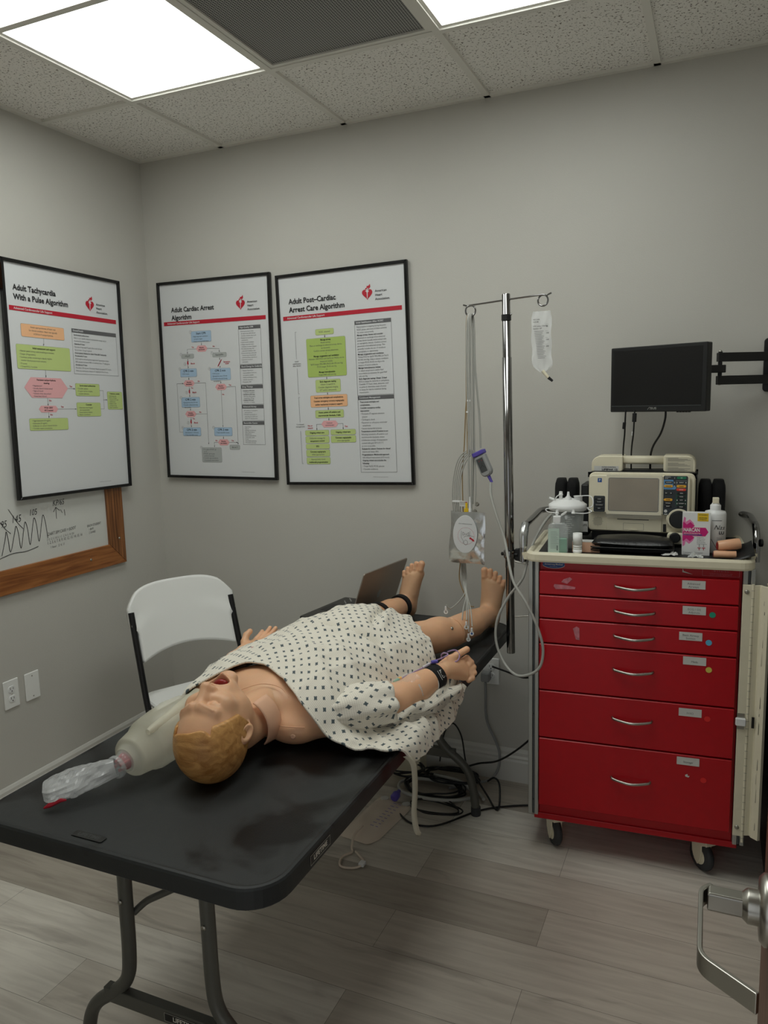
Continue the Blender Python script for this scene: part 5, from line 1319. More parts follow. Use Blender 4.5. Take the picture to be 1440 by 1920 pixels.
for (x,z) in ((1.743,1.238),(1.735,1.212)):
    o=MB(); o.lathe([(.0075,-.003),(.008,0),(.006,.004)],M['steel'],(x-HX,-.375-HY,z-HZ),(0,-1,.2),14); o.build('metal_snap',LC)

LBK=thing('lead_block','grey ECG junction block with purple top, hanging beside the IV pole','junction block',(1.765,-.365,1.385),0,rot=(math.radians(4),math.radians(-24),math.radians(-14))); LBK.scale=(1.2,1.2,1.2)
b=MB(); b.prism(rr(-.019,.019,-.040,.026,(.016,.016,.004,.004),5),-.010,.010,M['grey_plastic'],c=.004); b.build('housing',LBK)
b=MB(); b.prism(rr(-.020,.020,.027,.040,.003,3),-.011,.011,M['purple'],c=.002); b.build('purple_cap',LBK)
b=MB(); b.rect(-.013,.010,-.025,.018,M['alu_dark'],-.0103); b.text('II',-.006,.010,.006,M['red_ink'],-.0106); b.text('V',.003,.010,.006,M['red_ink'],-.0106); b.line([(-.010,-.01),(0,-.004),(.008,-.016)],.0008,M['ink'],-.0106); b.line([(0,-.004),(.002,.004)],.0008,M['ink'],-.0106); b.build('label_plate',LBK)
b=MB(); b.tube([(0,0,-.040),(.001,0,-.062)],[.0055,.0042],M['purple'],10); b.build('strain_relief',LBK)
cable('trunk_cable','thick light grey cable looping from the junction block down past the cart corner',
 [(1.793,-.372,1.318),(1.800,-.39,1.27),(1.826,-.41,1.20),(1.860,-.43,1.12),(1.905,-.50,1.00),(1.958,-.53,.93),(1.998,-.535,.85),(2.018,-.535,.77),(2.000,-.535,.70),(1.93,-.52,.665),(1.87,-.48,.69),(1.835,-.46,.76),(1.838,-.45,.84),(1.875,-.44,.92),(1.925,-.44,.99),(1.940,-.42,1.06),(1.955,-.35,1.13),(1.985,-.25,1.19),(2.03,-.15,1.20)],.0048,'grey_cable','cable',n=10)

PK=thing('electrode_pad_pouch','silver foil pouch with a white oval defibrillation pad, hanging from the lead cables','electrode pouch',(1.708,-.385,1.115),0,rot=(0,math.radians(2.5),0))
b=MB(); nu,nv=22,30; vs=[];fs=[]
for side_ in (1,-1):
    o_=len(vs)
    for j in range(nv+1):
        for i in range(nu+1):
            u=i/nu*2-1; v=j/nv*2-1; e=(1-u**6)*(1-v**6)
            t_=.0045*e+ .004*e*noise.noise(Vector((u*2.2,v*3.0,side_*3.0)))+.0018*e*noise.noise(Vector((u*7,v*8,side_*5.)))
            vs.append((u*(.066-.002*v)+ .002*math.sin(v*4),side_*-max(.0002,t_),v*.095+.002*math.sin(u*3)))
    for j in range(nv):
        for i in range(nu):
            a=o_+j*(nu+1)+i; q=(a,a+1,a+nu+2,a+nu+1); fs.append(q if side_==1 else q[::-1])
b.add(vs,fs,M['foil'],True); b.build('foil_pouch',PK)
b=MB(); b.prism([( -.006+p_[0],p_[1]+.014) for p_ in circ(0,0,.046,36,.070)],-.0092,-.0072,M['paper'],c=.0006); pd_=b.build('oval_pad',PK)
b=MB(); b.text('ADULT DEFIBRILLATION PAD',-.006,.052,.0046,M['ink'],-.0098,'CENTER',xs=.85)
b.line(circ(-.002,.008,.031,36)+[circ(-.002,.008,.031,36)[0]],.0007,M['tear'],-.0097)
for P_ in ([(-.020,.026),(-.020,.002),(-.012,-.010),(-.012,-.02)],[(.012,.026),(.012,.006)],[(-.014,.022),(-.004,.014),(-.014,.010),(-.014,.022)],[(.008,.022),(-.002,.014),(.008,.010),(.008,.022)],[(-.010,.002),(-.004,.008),(.006,.008),(.014,.010),(.028,.008)],circ(-.002,-.016,.007,14,.009)+[(.005,-.016)]): b.line(P_,.0008,M['ink'],-.0098)
b.poly([(.010,.002),(.018,.006),(.017,.003),(.028,-.003),(.031,-.009),(.025,-.010),(.016,-.002),(.015,-.005)],M['red_ink'],-.0099); b.build('printed_diagram',pd_)
# ================================================================== THINGS ON THE CART TOP
TT=1.0905
# black vinyl mat lining the tray (curls up at the right front corner)
m=MB(); vs=[];fs=[]; nx,ny=30,16
for j in range(ny+1):
    for i in range(nx+1):
        u=i/nx; v=j/ny; x=.03+u*.665; y=-.020+v*.44; z=TT+.0025
        z+=.012*max(0,v-.55)*(1-min(1,u*3))*4*.5 + .05*max(0,(u-.86)/.14)**1.5*max(0,1-abs(v-.25)*2.2)
        x-=.02*max(0,(u-.9)/.1)*0
        if v<.08 and .5<u<.95: z+=.004*math.sin(u*40)
        p=cw(x,y,z); vs.append(tuple(p))
for j in range(ny):
    for i in range(nx): a=j*(nx+1)+i; fs.append((a,a+1,a+nx+2,a+nx+1))
m.add(vs,fs,M['black_plastic'],True); tag(m.build('black_liner_mat',solid=.0016),'black vinyl liner mat lying in the cream tray of the cart','mat')
def ct(name,label,cat,x,y,z=TT+.0038,rz=0.,group=None):
    p=cw(x,y,z); return thing(name,label,cat,tuple(p),CANG+rz,group)
# ---- defibrillator monitor (local: X centred, front toward -Y, Z up from its feet)
LP=ct('defibrillator_monitor','cream portable defibrillator monitor with grey screen and coloured buttons on the cart','defibrillator',.352,.29,rz=-CANG)
W2=.176
b=MB(); b.prism(rr(-W2,W2,.045,.262,(.012,.012,.020,.020),4),-.075,.12,M['cream'],c=.004); b.build('housing',LP)
b=MB(); b.prism(rr(-W2-.004,W2+.004,.236,.2625,(.02,.02,.014,.014),3),-.068,.08,M['black_plastic'],c=.003); b.box(-W2-.003,W2+.003,-.02,.07,.07,.24,M['black_plastic']); b.build('rubber_surround',LP)
b=MB(); b.prism(rr(-W2+.002,W2-.002,.232,.318,(.006,.006,.030,.030),6),-.030,.075,M['cream'],c=.004)
hb=MB()
# handle bar drawn as frame around an opening
def arcpoly(x0,x1,z0,z1): return rr(x0,x1,z0,z1,.010,4)
b=MB(); b.prism(rr(-W2+.002,-.066,.260,.318,(.004,.010,.004,.030),5),-.030,.070,M['cream'],c=.003); b.build('handle_block',LP)
b=MB(); b.prism(rr(.070,W2-.002,.260,.320,(.010,.004,.030,.004),5),-.030,.070,M['cream'],c=.003); hb_=b.build('handle_block',LP)
b=MB(); b.prism([(a,c_+.302) for a,c_ in rr(-.018,.018,-.0145,.0155,.010,5)],-.078,.078,M['cream'],axis='x',smooth=True); b.build('carry_handle',LP)
b=MB(); b.box(-.078,.078,-.02,.06,.255,.266,M['black_plastic']); b.build('handle_base',LP)
b=MB(); b.rect(-.165,-.080,.263,.281,M['label'],-.0306); b.text('PHYSIO-CONTROL',-.138,.2765,.0058,M['ink'],-.0310,bold=.02); b.text('LIFEPAK 12',-.138,.2675,.0098,M['ink'],-.0310,bold=.04,xs=1.15); b.build('name_label',LP)
b=MB(); b.rect(.078,.166,.264,.314,mat('cream_label',(200,194,172),.5),-.0306)
for k in range(14): 
    if k in (4,9): continue
    b.rect(.084,.084+(.035 if k in (0,5,10) else .055+.018*((k*7)%3)/2),.3105-k*.0034,.3116-k*.0034,M['grey_ink'],-.0309)
b.build('instruction_label',LP)
b=MB(); b.prism(rr(-W2+.004,W2-.014,.113,.254,(.016,.014,.014,.014),4),-.092,-.075,M['cream'],c=.004); b.build('front_bezel',LP)
b=MB(); b.prism(rr(-.113,.072,.111,.257,.004,3),-.0965,-.0925,M['cream'],c=.001); cv=b.build('screen_surround',LP)
b=MB(); b.box(-.114,.073,-.0985,-.0970,.098,.262,mat('screen_cover',(240,240,236),.06,alpha=.05,spec=.5)); b.build('clear_screen_cover',LP)
b=MB(); b.prism(rr(-.106,.062,.123,.245,.006,4),-.0968,-.0955,M['alu_dark']); b.rect(-.104,.060,.125,.243,M['screen_off'],-.0969); b.build('screen',LP)
b=MB(); b.rect(-.143,-.129,.227,.242,M['blue'],-.0925); b.text('P',-.136,.2345,.011,M['label'],-.0929,'CENTER',.03); b.build('logo_badge',LP)
b=MB(); b.prism(rr(-.160,-.121,.096,.155,.004,3),-.0935,-.0915,M['panel_dark'],c=.0005); kp=b.build('key_panel',LP); kp.location=(.004,0,.022)
for k,(q,zz) in enumerate((('12-LEAD',.1435),('TRANSMIT',.133),('CODE SUMMARY',.1215),('PRINT',.109))):
    b=MB(); b.prism(rr(-.156,-.125,zz-.0040,zz+.0040,.003,3),-.0955,-.0935,M['black_plastic'],c=.0006); kk=b.build('key',kp)
    b=MB(); b.text(q,-.1405,zz,.0040,M['label'],-.0959,'CENTER',.03,xs=.8); b.build('key_label',kk)
b=MB(); b.prism(rr(.073,.150,.102,.242,.004,3),-.0935,-.0915,M['panel_dark'],c=.0005); rp=b.build('key_panel',LP); rp.location=(.003,0,.012); rp.scale=(1,1,1)
b=MB(); b.rect(.074,.104,.196,.228,M['pale_blue'],-.0938); b.poly([(.074,.194),(.110,.194),(.114,.200),(.110,.206),(.074,.206)],M['pale_blue'],-.0939)
b.rect(.112,.147,.191,.228,M['alu_dark'],-.0938); b.rect(.113,.147,.137,.178,mat('dark_green_ink',(34,70,56),.5),-.0938)
b.text('ADVISORY',.077,.2375,.0040,M['label'],-.0942,bold=.02); b.text('MODE',.077,.2325,.0036,M['label'],-.0942,bold=.02)
for k,q in enumerate('123'): b.text(q,.108,(.2345,.218,.206)[k],.0070,M['label'],-.0942,'CENTER',.03)
b.prism(circ(.082,.116,.0055,12),-.0942,-.0938,M['label']); b.rect(.0775,.088,.1035,.1065,M['label'],-.0940)
for k in range(11):
    a_=math.radians(150-k*12); b.rect(.128+.036*math.cos(a_)-.0006,.128+.036*math.cos(a_)+.0008,.087+.036*math.sin(a_)-.0006,.087+.036*math.sin(a_)+.0012,M['label'],-.0942)
b.build('panel_print',rp)
btn=[(.115,.145,.235,'green_btn','ON'),(.077,.103,.219,'panel_dark','ADVISORY'),(.115,.145,.219,'panel_dark','ENERGY'),(.075,.103,.2055,'amber_btn','ANALYZE'),(.115,.145,.2055,'amber_btn','CHARGE'),(.115,.145,.1935,'red_btn','SHOCK'),
 (.077,.088,.181,'black_plastic','LEAD'),(.092,.103,.181,'black_plastic','SIZE'),(.117,.145,.181,'black_plastic','SYNC'),(.117,.145,.169,'black_plastic','PACER'),(.117,.145,.157,'black_plastic','RATE'),(.117,.145,.145,'black_plastic','CURRENT'),(.117,.145,.133,'black_plastic','PAUSE'),
 (.075,.103,.157,'amber_btn','ALARMS'),(.077,.101,.145,'black_plastic','OPTIONS'),(.077,.101,.134,'black_plastic','EVENT')]
for x0,x1,zz,mm,tx in btn:
    b=MB(); b.prism(rr(x0,x1,zz-.0044,zz+.0044,.004,4),-.0958,-.0936,M[mm],c=.0007); kk=b.build('button',rp)
    b=MB(); b.text(tx,(x0+x1)/2,zz,.0044,M['label'] if mm!='amber_btn' else M['ink'],-.0962,'CENTER',.03,xs=.85 if x1-x0>.015 else .6)
    if tx in('ENERGY','RATE','CURRENT'):
        for sx_ in (x0+.001,x1-.001): b.poly([(sx_-.002,zz-.002),(sx_+.002,zz-.002),(sx_,zz+.0025)],M['label'],-.0962)
    b.build('button_label',kk)
b=MB(); b.lathe([(.040,0),(.041,.010),(.036,.015)],M['cream'],(.128,-.080,.100),(0,-1,0),32); b.build('knob_collar',LP)
b=MB(); b.lathe([(.031,0),(.031,.012),(.027,.016)],M['black_plastic'],(.128,-.092,.100),(0,-1,0),32); b.build('dial',LP)
b=MB(); b.prism(rr(.092,.150,.012,.052,(.012,.012,.012,.012),4),-.105,-.076,M['cream'],c=.003); cb_=b.build('paddle_connector',LP)
b=MB(); b.lathe([(.018,0),(.018,.006),(.015,.008)],M['black_plastic'],(.118,-.105,.036),(0,-1,0),24); b.build('connector_socket',cb_)
b=MB(); b.prism(rr(-.112,.072,.048,.098,.003,2),-.0785,-.0755,M['cream'],c=.001); pdr=b.build('printer_door',LP)
b=MB(); b.box(-.076,.030,-.0795,-.0780,.0900,.0925,M['black_paint']); b.line([(-.055,.052),(.013,.052),(.013,.077),(-.055,.077),(-.055,.052)],.0006,M['alu_dark'],-.0790); b.box(-.036,-.008,-.081,-.0785,.052,.056,M['cream']); b.build('paper_slot',pdr)
b=MB()
for i in range(-5,6):
    for j in range(-5,6):
        if i*i+j*j<26: b.poly(circ(-.143+i*.0034,.080+j*.0034,.0010,6),M['black_paint'],-.0756)
b.build('speaker_grille',LP); 
b=MB(); b.box(.077,.087,-.079,-.075,.050,.078,M['black_plastic']); b.build('power_socket',LP)
b=MB(); b.box(-W2-.030,-W2-.002,-.06,.06,.02,.215,M['black_plastic']); bt=b.build('battery_pack',LP,bevel=.006)
b=MB(); b.rect(-W2-.029,-W2-.004,.035,.075,M['label'],-.0606); b.text('LiFE',-W2-.026,.060,.012,M['ink'],-.061,rot=0); b.build('battery_label',bt)
b=MB(); b.box(-.165,.165,-.066,.10,.0,.048,M['black_paint']); b.build('foot_plate',LP); LP.scale=(1.0,1,.965); LP.location.x+=.006
# ---- black padded side pouches of the monitor
def pouch(x,y,label,s=1.):
    t=ct('padded_pouch',label,'pouch',x,y,group=None)
    for k,sx in enumerate((-1,1)):
        b=MB(); vs=[];fs=[]; nn=20
        for j in range(13):
            v=j/12; z=v*.218*s; r_=(1-max(0,(v-.80)/.2)**3*.28)
            for i in range(nn):
                a_=2*PI*i/nn; cx_=sx*.0215; 
                vs.append((cx_+.0225*r_*math.copysign(abs(math.cos(a_))**.6,math.cos(a_)),.045*r_*math.copysign(abs(math.sin(a_))**.6,math.sin(a_)),z))
        for j in range(12):
            for i in range(nn): i2=(i+1)%nn; fs.append((j*nn+i,j*nn+i2,(j+1)*nn+i2,(j+1)*nn+i))
        fs.append(tuple(12*nn+i for i in range(nn))); fs.append(tuple(range(nn))[::-1]); b.add(vs,fs,M['black_fabric'],True); b.build('padded_panel',t)
pouch(.090,.345,'black padded pouch standing on the cart left of the defibrillator, behind the white-lidded jar')
pouch(.590,.345,'black padded pouch standing on the cart right of the defibrillator, behind the spray bottle')
# ---- black leather case in front
t=ct('leather_case','flat black leather zip case lying in front of the defibrillator','case',.332,.085,TT+.004,-.02)
for z0,z1,e in ((.0,.020,.0),(.020,.046,.004)):
    b=MB(); vs=[];fs=[]; nx,ny=24,12
    for side_ in (0,1):
        o_=len(vs)
        for j in range(ny+1):
            for i in range(nx+1):
                u=i/nx*2-1; v=j/ny*2-1; q=(1-abs(u)**8)*(1-abs(v)**6)
                z=(z0+z1)/2+(z1-z0)/2*(q**.35)*(1 if side_ else -1)+(.006*(1-u*u)*(1-v*v) if side_ and z0>0 else 0)+(.002*math.sin(u*3+v*2) if side_ else 0)
                vs.append((u*(.131-e),v*.064+(-.0 if z0 else .003),z))
        for j in range(ny):
            for i in range(nx):
                a=o_+j*(nx+1)+i; q=(a,a+1,a+nx+2,a+nx+1); fs.append(q if side_ else q[::-1])
    b.add(vs,fs,mat('black_leather',(24,24,25),.28,bump=.35,bscale=160),True); b.build('leather_panel',t)
b=MB(); b.tube([(p_[0],p_[1],.0205) for p_ in rr(-.130,.130,-.064,.064,.012,4)],.0022,M['black_paint'],6,closed=True); b.build('zip',t)
# ---- suction canister
t=ct('suction_canister','clear suction canister with white ported lid at the left end of the cart top','canister',.114,.125)
b=MB(); b.lathe([(.0,.001),(.046,.001),(.050,.004),(.056,.135),(.054,.135),(.048,.006),(0,.005)],M['clear'],(0,0,0),(0,0,1),32); b.build('jar',t)
b=MB(); b.lathe([(.060,.130),(.064,.132),(.065,.150),(.060,.153),(.044,.166),(.020,.170),(0,.171)],M['bright_white'],(0,0,0),(0,0,1),36); ld=b.build('lid',t)
for (x,y,r,h0,h1,r2) in ((-.022,-.015,.0058,.160,.196,.0075),(.004,-.02,.011,.166,.178,.0),(.036,-.005,.0145,.155,.180,.0)):
    b=MB(); 
    if r2: b.lathe([(r,h0),(r,.182),(r2,.184),(r2,.187),(r,.188),(r,h1)],M['bright_white'],(x,y,0),(0,0,1),16)
    elif r<.012: b.lathe([(r,h0),(r,.176),(.005,.182),(.0035,h1+.018)],M['bright_white'],(x,y,0),(0,0,1),16)
    else: b.lathe([(r,h0),(r*.95,h1-.003),(r*1.1,h1-.002),(r*1.1,h1)],M['bright_white'],(x,y,0),(0,0,1),18)
    b.build('port',ld)
b=MB(); b.tube([(-.062,-.01,.172),(-.045,-.01,.166)],.0045,M['bright_white'],10); b.build('side_port',ld)
for pts in ([(-.030,-.055,.142),(-.066,-.058,.140),(-.060,-.060,.130),(-.032,-.068,.128)],[(.036,-.02,.181),(.075,-.03,.184),(.088,-.04,.170),(.086,-.045,.150),(.068,-.05,.145)],[(.02,-.066,.130),(.06,-.066,.128),(.085,-.06,.134),(.072,-.05,.142)],[(-.022,-.02,.186),(-.034,-.03,.180),(-.040,-.03,.165)]):
    b=MB(); b.tube(crv(pts,6),.0018,M['bright_white'],6); b.build('cap_tether',ld)
for x,y,z in ((-.028,-.070,.130),(.026,-.066,.131)):
    b=MB(); b.lathe([(.007,0),(.0065,.004),(.0045,.005),(.0045,.012)],M['bright_white'],(x,y,z-.004),(0,0,1),14); b.build('port_cap',ld)
b=MB()
for k in range(9): b.line([(-.006+.005*(k%3),.055+k*.007),(.014+.006*(k%2),.056+k*.007)],.0010,M['label'],-.0545)
b.text('1200',.018,.115,.006,M['label'],-.0555); b.text('800',.018,.085,.006,M['label'],-.0545); b.build('graduations',t)
# ---- hand sanitiser
t=ct('sanitizer_bottle','small clear bottle of green hand sanitizer with white flip cap','bottle',.096,.000,rz=.1)
b=MB(); b.prism(rr(-.033,.033,0,.104,(.004,.004,.018,.018),5),-.013,.013,M['clear'],c=.003); b.build('bottle_body',t)
b=MB(); b.prism(rr(-.030,.030,.003,.052,.003,3),-.010,.010,M['green_liquid'],c=.002); b.build('green_gel',t)
b=MB(); b.rect(-.032,.004,.004,.086,M['pale_green'],-.0136)
for k in range(12): b.rect(-.024,-.004+.003*(k%3),.074-k*.005,.0746-k*.005,M['alu_dark'],-.0138)
for k in range(8): b.rect(-.004,.000,.012+k*.0022,.0132+k*.0022,M['ink'],-.0139)
b.build('label',t)
b=MB(); b.lathe([(.006,.098),(.006,.104)],M['clear'],(-.004,0,0),(0,0,1),14); b.box(-.016,.008,-.010,.010,.103,.126,M['bright_white']); cp=b.build('flip_cap',t,bevel=.002)
b=MB(); b.prism([(p_[0]+.018,p_[1]+.131) for p_ in [(-.010,-.006),(.006,.004),(.010,.010),(.004,.009),(-.008,.001)]],-.008,.008,M['bright_white']); b.lathe([(.0045,.126),(.004,.138)],M['bright_white'],(-.004,0,0),(0,0,1),10); b.build('cap_lid',cp)
# ---- roll of white tape standing
t=ct('tape_roll_stack','short stack of white tape rolls standing right of the sanitizer bottle','tape',.160,.002)
for k,(h0,h1,r) in enumerate(((0,.015,.0150),(.0155,.022,.0145),(.0225,.030,.0148),(.0305,.070,.0152))):
    b=MB(); b.lathe([(.008,h0),(r,h0),(r,h1),(.008,h1),(.008,h0)],M['white_plastic'],(0,0,0),(0,0,1),24); b.build('roll',t)
t=ct('small_carton','small pale carton lying behind the tape rolls','box',.185,.055); b=MB(); b.box(-.045,.045,-.02,.02,0,.034,M['skin2']); b.box(-.045,.045,-.02,.02,.034,.036,M['label']); b.build('carton',t)
# ---- nasal spray box
t=ct('medicine_box','white medicine carton with magenta arrows and a yellow sticker, standing on the cart top','box',.528,.055,rz=-.02); t.scale=(1.09,1,1.09)
b=MB(); b.box(-.0385,.0385,0,.030,0,.128,M['bright_white']); b.build('carton',t,bevel=.0006)
b=MB(); x0=-.0385
b.poly([(x0+.004,.100),(x0+.012,.092),(x0+.022,.100),(x0+.034,.088),(x0+.028,.084),(x0+.064,.084),(x0+.072,.071),(x0+.064,.058),(x0+.028,.058),(x0+.034,.054),(x0+.022,.042),(x0+.012,.050),(x0+.004,.042),(x0+.001,.044),(x0+.001,.098)],M['magenta'],-.0004)
b.poly([(x0+.001,.098),(x0+.004,.116),(x0+.009,.112),(x0+.009,.100),(x0+.020,.108),(x0+.030,.098),(x0+.034,.088),(x0+.022,.098),(x0+.012,.092),(x0+.004,.100)],M['magenta_light'],-.0003)
b.poly([(x0+.001,.044),(x0+.004,.042),(x0+.012,.050),(x0+.022,.042),(x0+.034,.054),(x0+.030,.044),(x0+.020,.034),(x0+.010,.042),(x0+.008,.030),(x0+.002,.026)],M['magenta_light'],-.0003)
b.rect(x0+.041,x0+.071,.103,.127,M['yellow'],-.0004)
b.text('NOT FOR RESALE',x0+.056,.122,.0034,M['ink'],-.0008,'CENTER',.02,xs=.9); b.text('FOR USE IN EMS',x0+.056,.113,.0034,M['ink'],-.0008,'CENTER',.02,xs=.9); b.text('DISTRIBUTION',x0+.056,.108,.0034,M['ink'],-.0008,'CENTER',.02,xs=.9)
b.text('NARCAN',x0+.003,.076,.0150,M['bright_white'],-.0009,bold=.03,xs=.72); b.text('(naloxone HCl) Nasal Spray 4 mg',x0+.004,.0665,.0042,M['bright_white'],-.0009,bold=.02,xs=.8); b.rect(x0+.002,x0+.055,.0605,.0628,M['blue'],-.0009); b.text('Emergency Treatment of Opioid Overdose',x0+.003,.0617,.0022,M['label'],-.0012)
for k,q in enumerate(('Designed to','rapidly reverse','the effects of','life-threatening','opioid emergency')): b.text(q,x0+.041,.054-k*.0048,.0042,M['grey_ink'],-.0006,xs=.9)
for sx_ in (.048,.060): b.poly([(x0+sx_-.0014,.026),(x0+sx_+.0014,.026),(x0+sx_+.0010,.034),(x0+sx_-.0010,.034)],M['alu'],-.0006); b.rect(x0+sx_-.005,x0+sx_+.005,.022,.024,M['red_ink'],-.0006); b.rect(x0+sx_-.001,x0+sx_+.001,.016,.022,M['red_ink'],-.0006)
b.text('2 nasal spray devices, 4 mg each',x0+.004,.008,.0042,M['grey_ink'],-.0006); b.text('Single-dose',x0+.004,.003,.0036,M['grey_ink'],-.0006); b.build('printed_artwork',t)
# ---- spray bottle
t=ct('spray_bottle','tall white plastic spray bottle with black script lettering, behind the medicine carton','bottle',.588,.125); t.scale=(1,1,1.05)
b=MB(); b.lathe([(0,0),(.030,0),(.034,.004),(.034,.122),(.031,.130),(.016,.134),(.016,.138)],M['bright_white'],(0,0,0),(0,0,1),32); b.build('bottle_body',t)
b=MB(); b.lathe([(.0165,.134),(.0165,.150),(.013,.151),(.011,.156)],M['bright_white'],(0,0,0),(0,0,1),24); b.box(-.0095,.0095,-.012,.008,.155,.173,M['cream']); b.build('spray_head',t,bevel=.002)
b=MB(); b.rect(-.012,.018,.104,.1055,M['ink'],-.0345)
b.text('Nas',-.006,.083,.020,M['ink'],-.0350,shear=.4); b.text('LU',.010,.066,.013,M['ink'],-.0345,bold=.04); b.line([(-.012,.046),(.003,.020)],.0014,M['ink'],-.0345)
for k in range(3): b.rect(.004,.020,.050-k*.005,.0508-k*.005,M['alu_dark'],-.0345)
b.build('lettering',t)
# ---- two skin-coloured tubes lying in front
for k,(x,y,z,L_,rz,lab,r) in enumerate(((.625,.052,.034,.068,.20,'larger pale peach plastic tube resting on top of the smaller one at the cart front',.0165),(.612,.022,.012,.066,.03,'smaller flattened pale peach tube lying underneath at the front edge of the tray',.0115))):
    t=ct('peach_tube',lab,'tube',x,y,TT+.005+ (0 if k else 0),rz)
    b=MB(); b.tube([(-L_/2,0,z),(-L_/2+.004,0,z),(L_/2-.012,0,z+(.006 if k==0 else 0)),(L_/2,0,z+(.008 if k==0 else 0))],[r*.82,r,r*.95 if k else r*1.12,r*1.0],M['peach'],22); b.build('tube_body',t)
    b=MB(); b.lathe([(r*.55,0),(r*.8,.0003)],M['mouth'],(-L_/2-.0006,0,z),(-1,0,0),18); b.build('open_end',t)
# ---- crumpled wrappers
def crumple(name,label,x,y,sx,sy,h,seed,mm='film',z=TT+.004):
    p=cw(x,y,z); m=MB(); vs=[];fs=[]; n=10
    for j in range(n+1):
        for i in range(n+1):
            u=i/n*2-1; v=j/n*2-1; zz=h*(.35+.65*abs(noise.noise(Vector((u*1.7+seed,v*1.7,seed)))*2))*(1-.6*max(abs(u),abs(v))**2)
            q=1+.35*noise.noise(Vector((u*2,v*2,seed+4)))
            vs.append((p.x+u*sx*q,p.y+v*sy*q,p.z+max(.0005,zz)))
    for j in range(n):
        for i in range(n): a=j*(n+1)+i; fs.append((a,a+1,a+n+2,a+n+1))
    m.add(vs,fs,M[mm],False); o=m.build(name,solid=.0006); return tag(o,label,'wrapper')
crumple('torn_wrapper','torn white wrapper lying between the leather case and the medicine carton',.450,.030,.022,.016,.022,1.1,'label')
crumple('torn_wrapper','small clear wrapper lying in front of the medicine carton',.525,.010,.020,.012,.016,3.7,'tape')

# ================================================================== MONITOR ON ITS WALL ARM
mc=Vector((2.342,-.205,1.668))
t=thing('computer_monitor','black flat computer monitor, switched off, on a wall arm above the cart','monitor',tuple(mc),math.radians(-13),rot=(math.radians(0),math.radians(0),math.radians(-22)))
hw_,hh=.172,.112
b=MB(); b.prism(rr(-hw_,hw_,-hh,hh,.004,3),-.018,.018,M['black_plastic'],c=.003); b.build('bezel',t)
b=MB(); b.box(-hw_+.011,hw_-.016,-.0186,-.0178,-hh+.022,hh-.011,M['mon_screen']); b.build('screen_panel',t)
b=MB(); b.box(-hw_+.006,hw_-.017,-.0195,-.018,-hh+.0195,-hh+.0215,M['alu_dark']); b.build('trim_strip',t)
b=MB(); b.text('/SUS',-.010,-hh+.0115,.0105,M['alu'],-.0186,'CENTER',.02,xs=1.2); b.line([(-.030,-hh+.0075),(-.024,-hh+.0155),(-.020,-hh+.0155)],.0012,M['alu'],-.0186); b.build('brand_lettering',t)
for k in range(5):
    b=MB(); b.box(.070+k*.010,.076+k*.010,-.012,-.004,-hh-.003,-hh+.001,M['black_paint']); b.build('button',t)
b=MB(); b.prism(rr(-.09,.09,-.07,.07,.02,4),.018,.034,M['black_plastic'],c=.006); b.build('rear_cover',t)
AR=thing('monitor_wall_arm','black jointed metal wall arm holding the monitor, bolted at the right','wall mount',(2.70,-.002,1.70))
def ab(x0,y0,x1,y1,z,h,w_,name='arm_bar'):
    m=MB(); d=Vector((x1-x0,y1-y0,0)); L_=d.length; d.normalize(); q=Vector((-d.y,d.x,0))*w_/2; a=Vector((x0-2.70,y0+.002,z-1.70)); b_=a+d*L_
    vs=[a-q,a+q,b_+q,b_-q]; vs=[v-Vector((0,0,h/2)) for v in vs]+[v+Vector((0,0,h/2)) for v in vs]
    m.add(vs,[(3,2,1,0),(4,5,6,7),(0,1,5,4),(1,2,6,5),(2,3,7,6),(3,0,4,7)],M['black_paint']); return m.build(name,AR,bevel=.002)
m=MB(); m.prism(rr(-.030,.030,-.085,.098,.012,4),-.014,0,M['black_paint'],c=.003); m.build('wall_plate',AR)
m=MB(); m.box(-.012,.012,-.06,-.012,-.05,.06,M['black_paint']); m.build('pivot_bracket',AR,bevel=.002)
ab(2.704,-.05,2.524,-.150,1.734,.030,.020); ab(2.704,-.05,2.524,-.150,1.657,.030,.020)
m=MB(); m.tube([(2.532-2.70,-.146,-.055),(2.532-2.70,-.146,.052)],.007,M['black_paint'],14); m.lathe([(.006,0),(.006,.003),(.003,.005)],M['steel'],(2.532-2.70,-.146,.052),(0,0,1),12); m.lathe([(.006,0),(.006,.003),(.003,.005)],M['steel'],(2.532-2.70,-.146,-.055),(0,0,-1),12); m.build('pivot_pin',AR)
ab(2.546,-.142,2.470,-.185,1.695,.026,.022,'short_arm')
ab(2.480,-.185,2.40,-.178,1.695,.030,.014,'short_arm')
m=MB(); m.tube(crv([(-.022,-.055,-.040),(-.045,-.075,-.036),(-.06,-.08,-.045),(-.03,-.06,-.05),(-.01,-.05,-.044)],5),.003,M['tape'],6); m.build('clear_tape_wrap',AR)
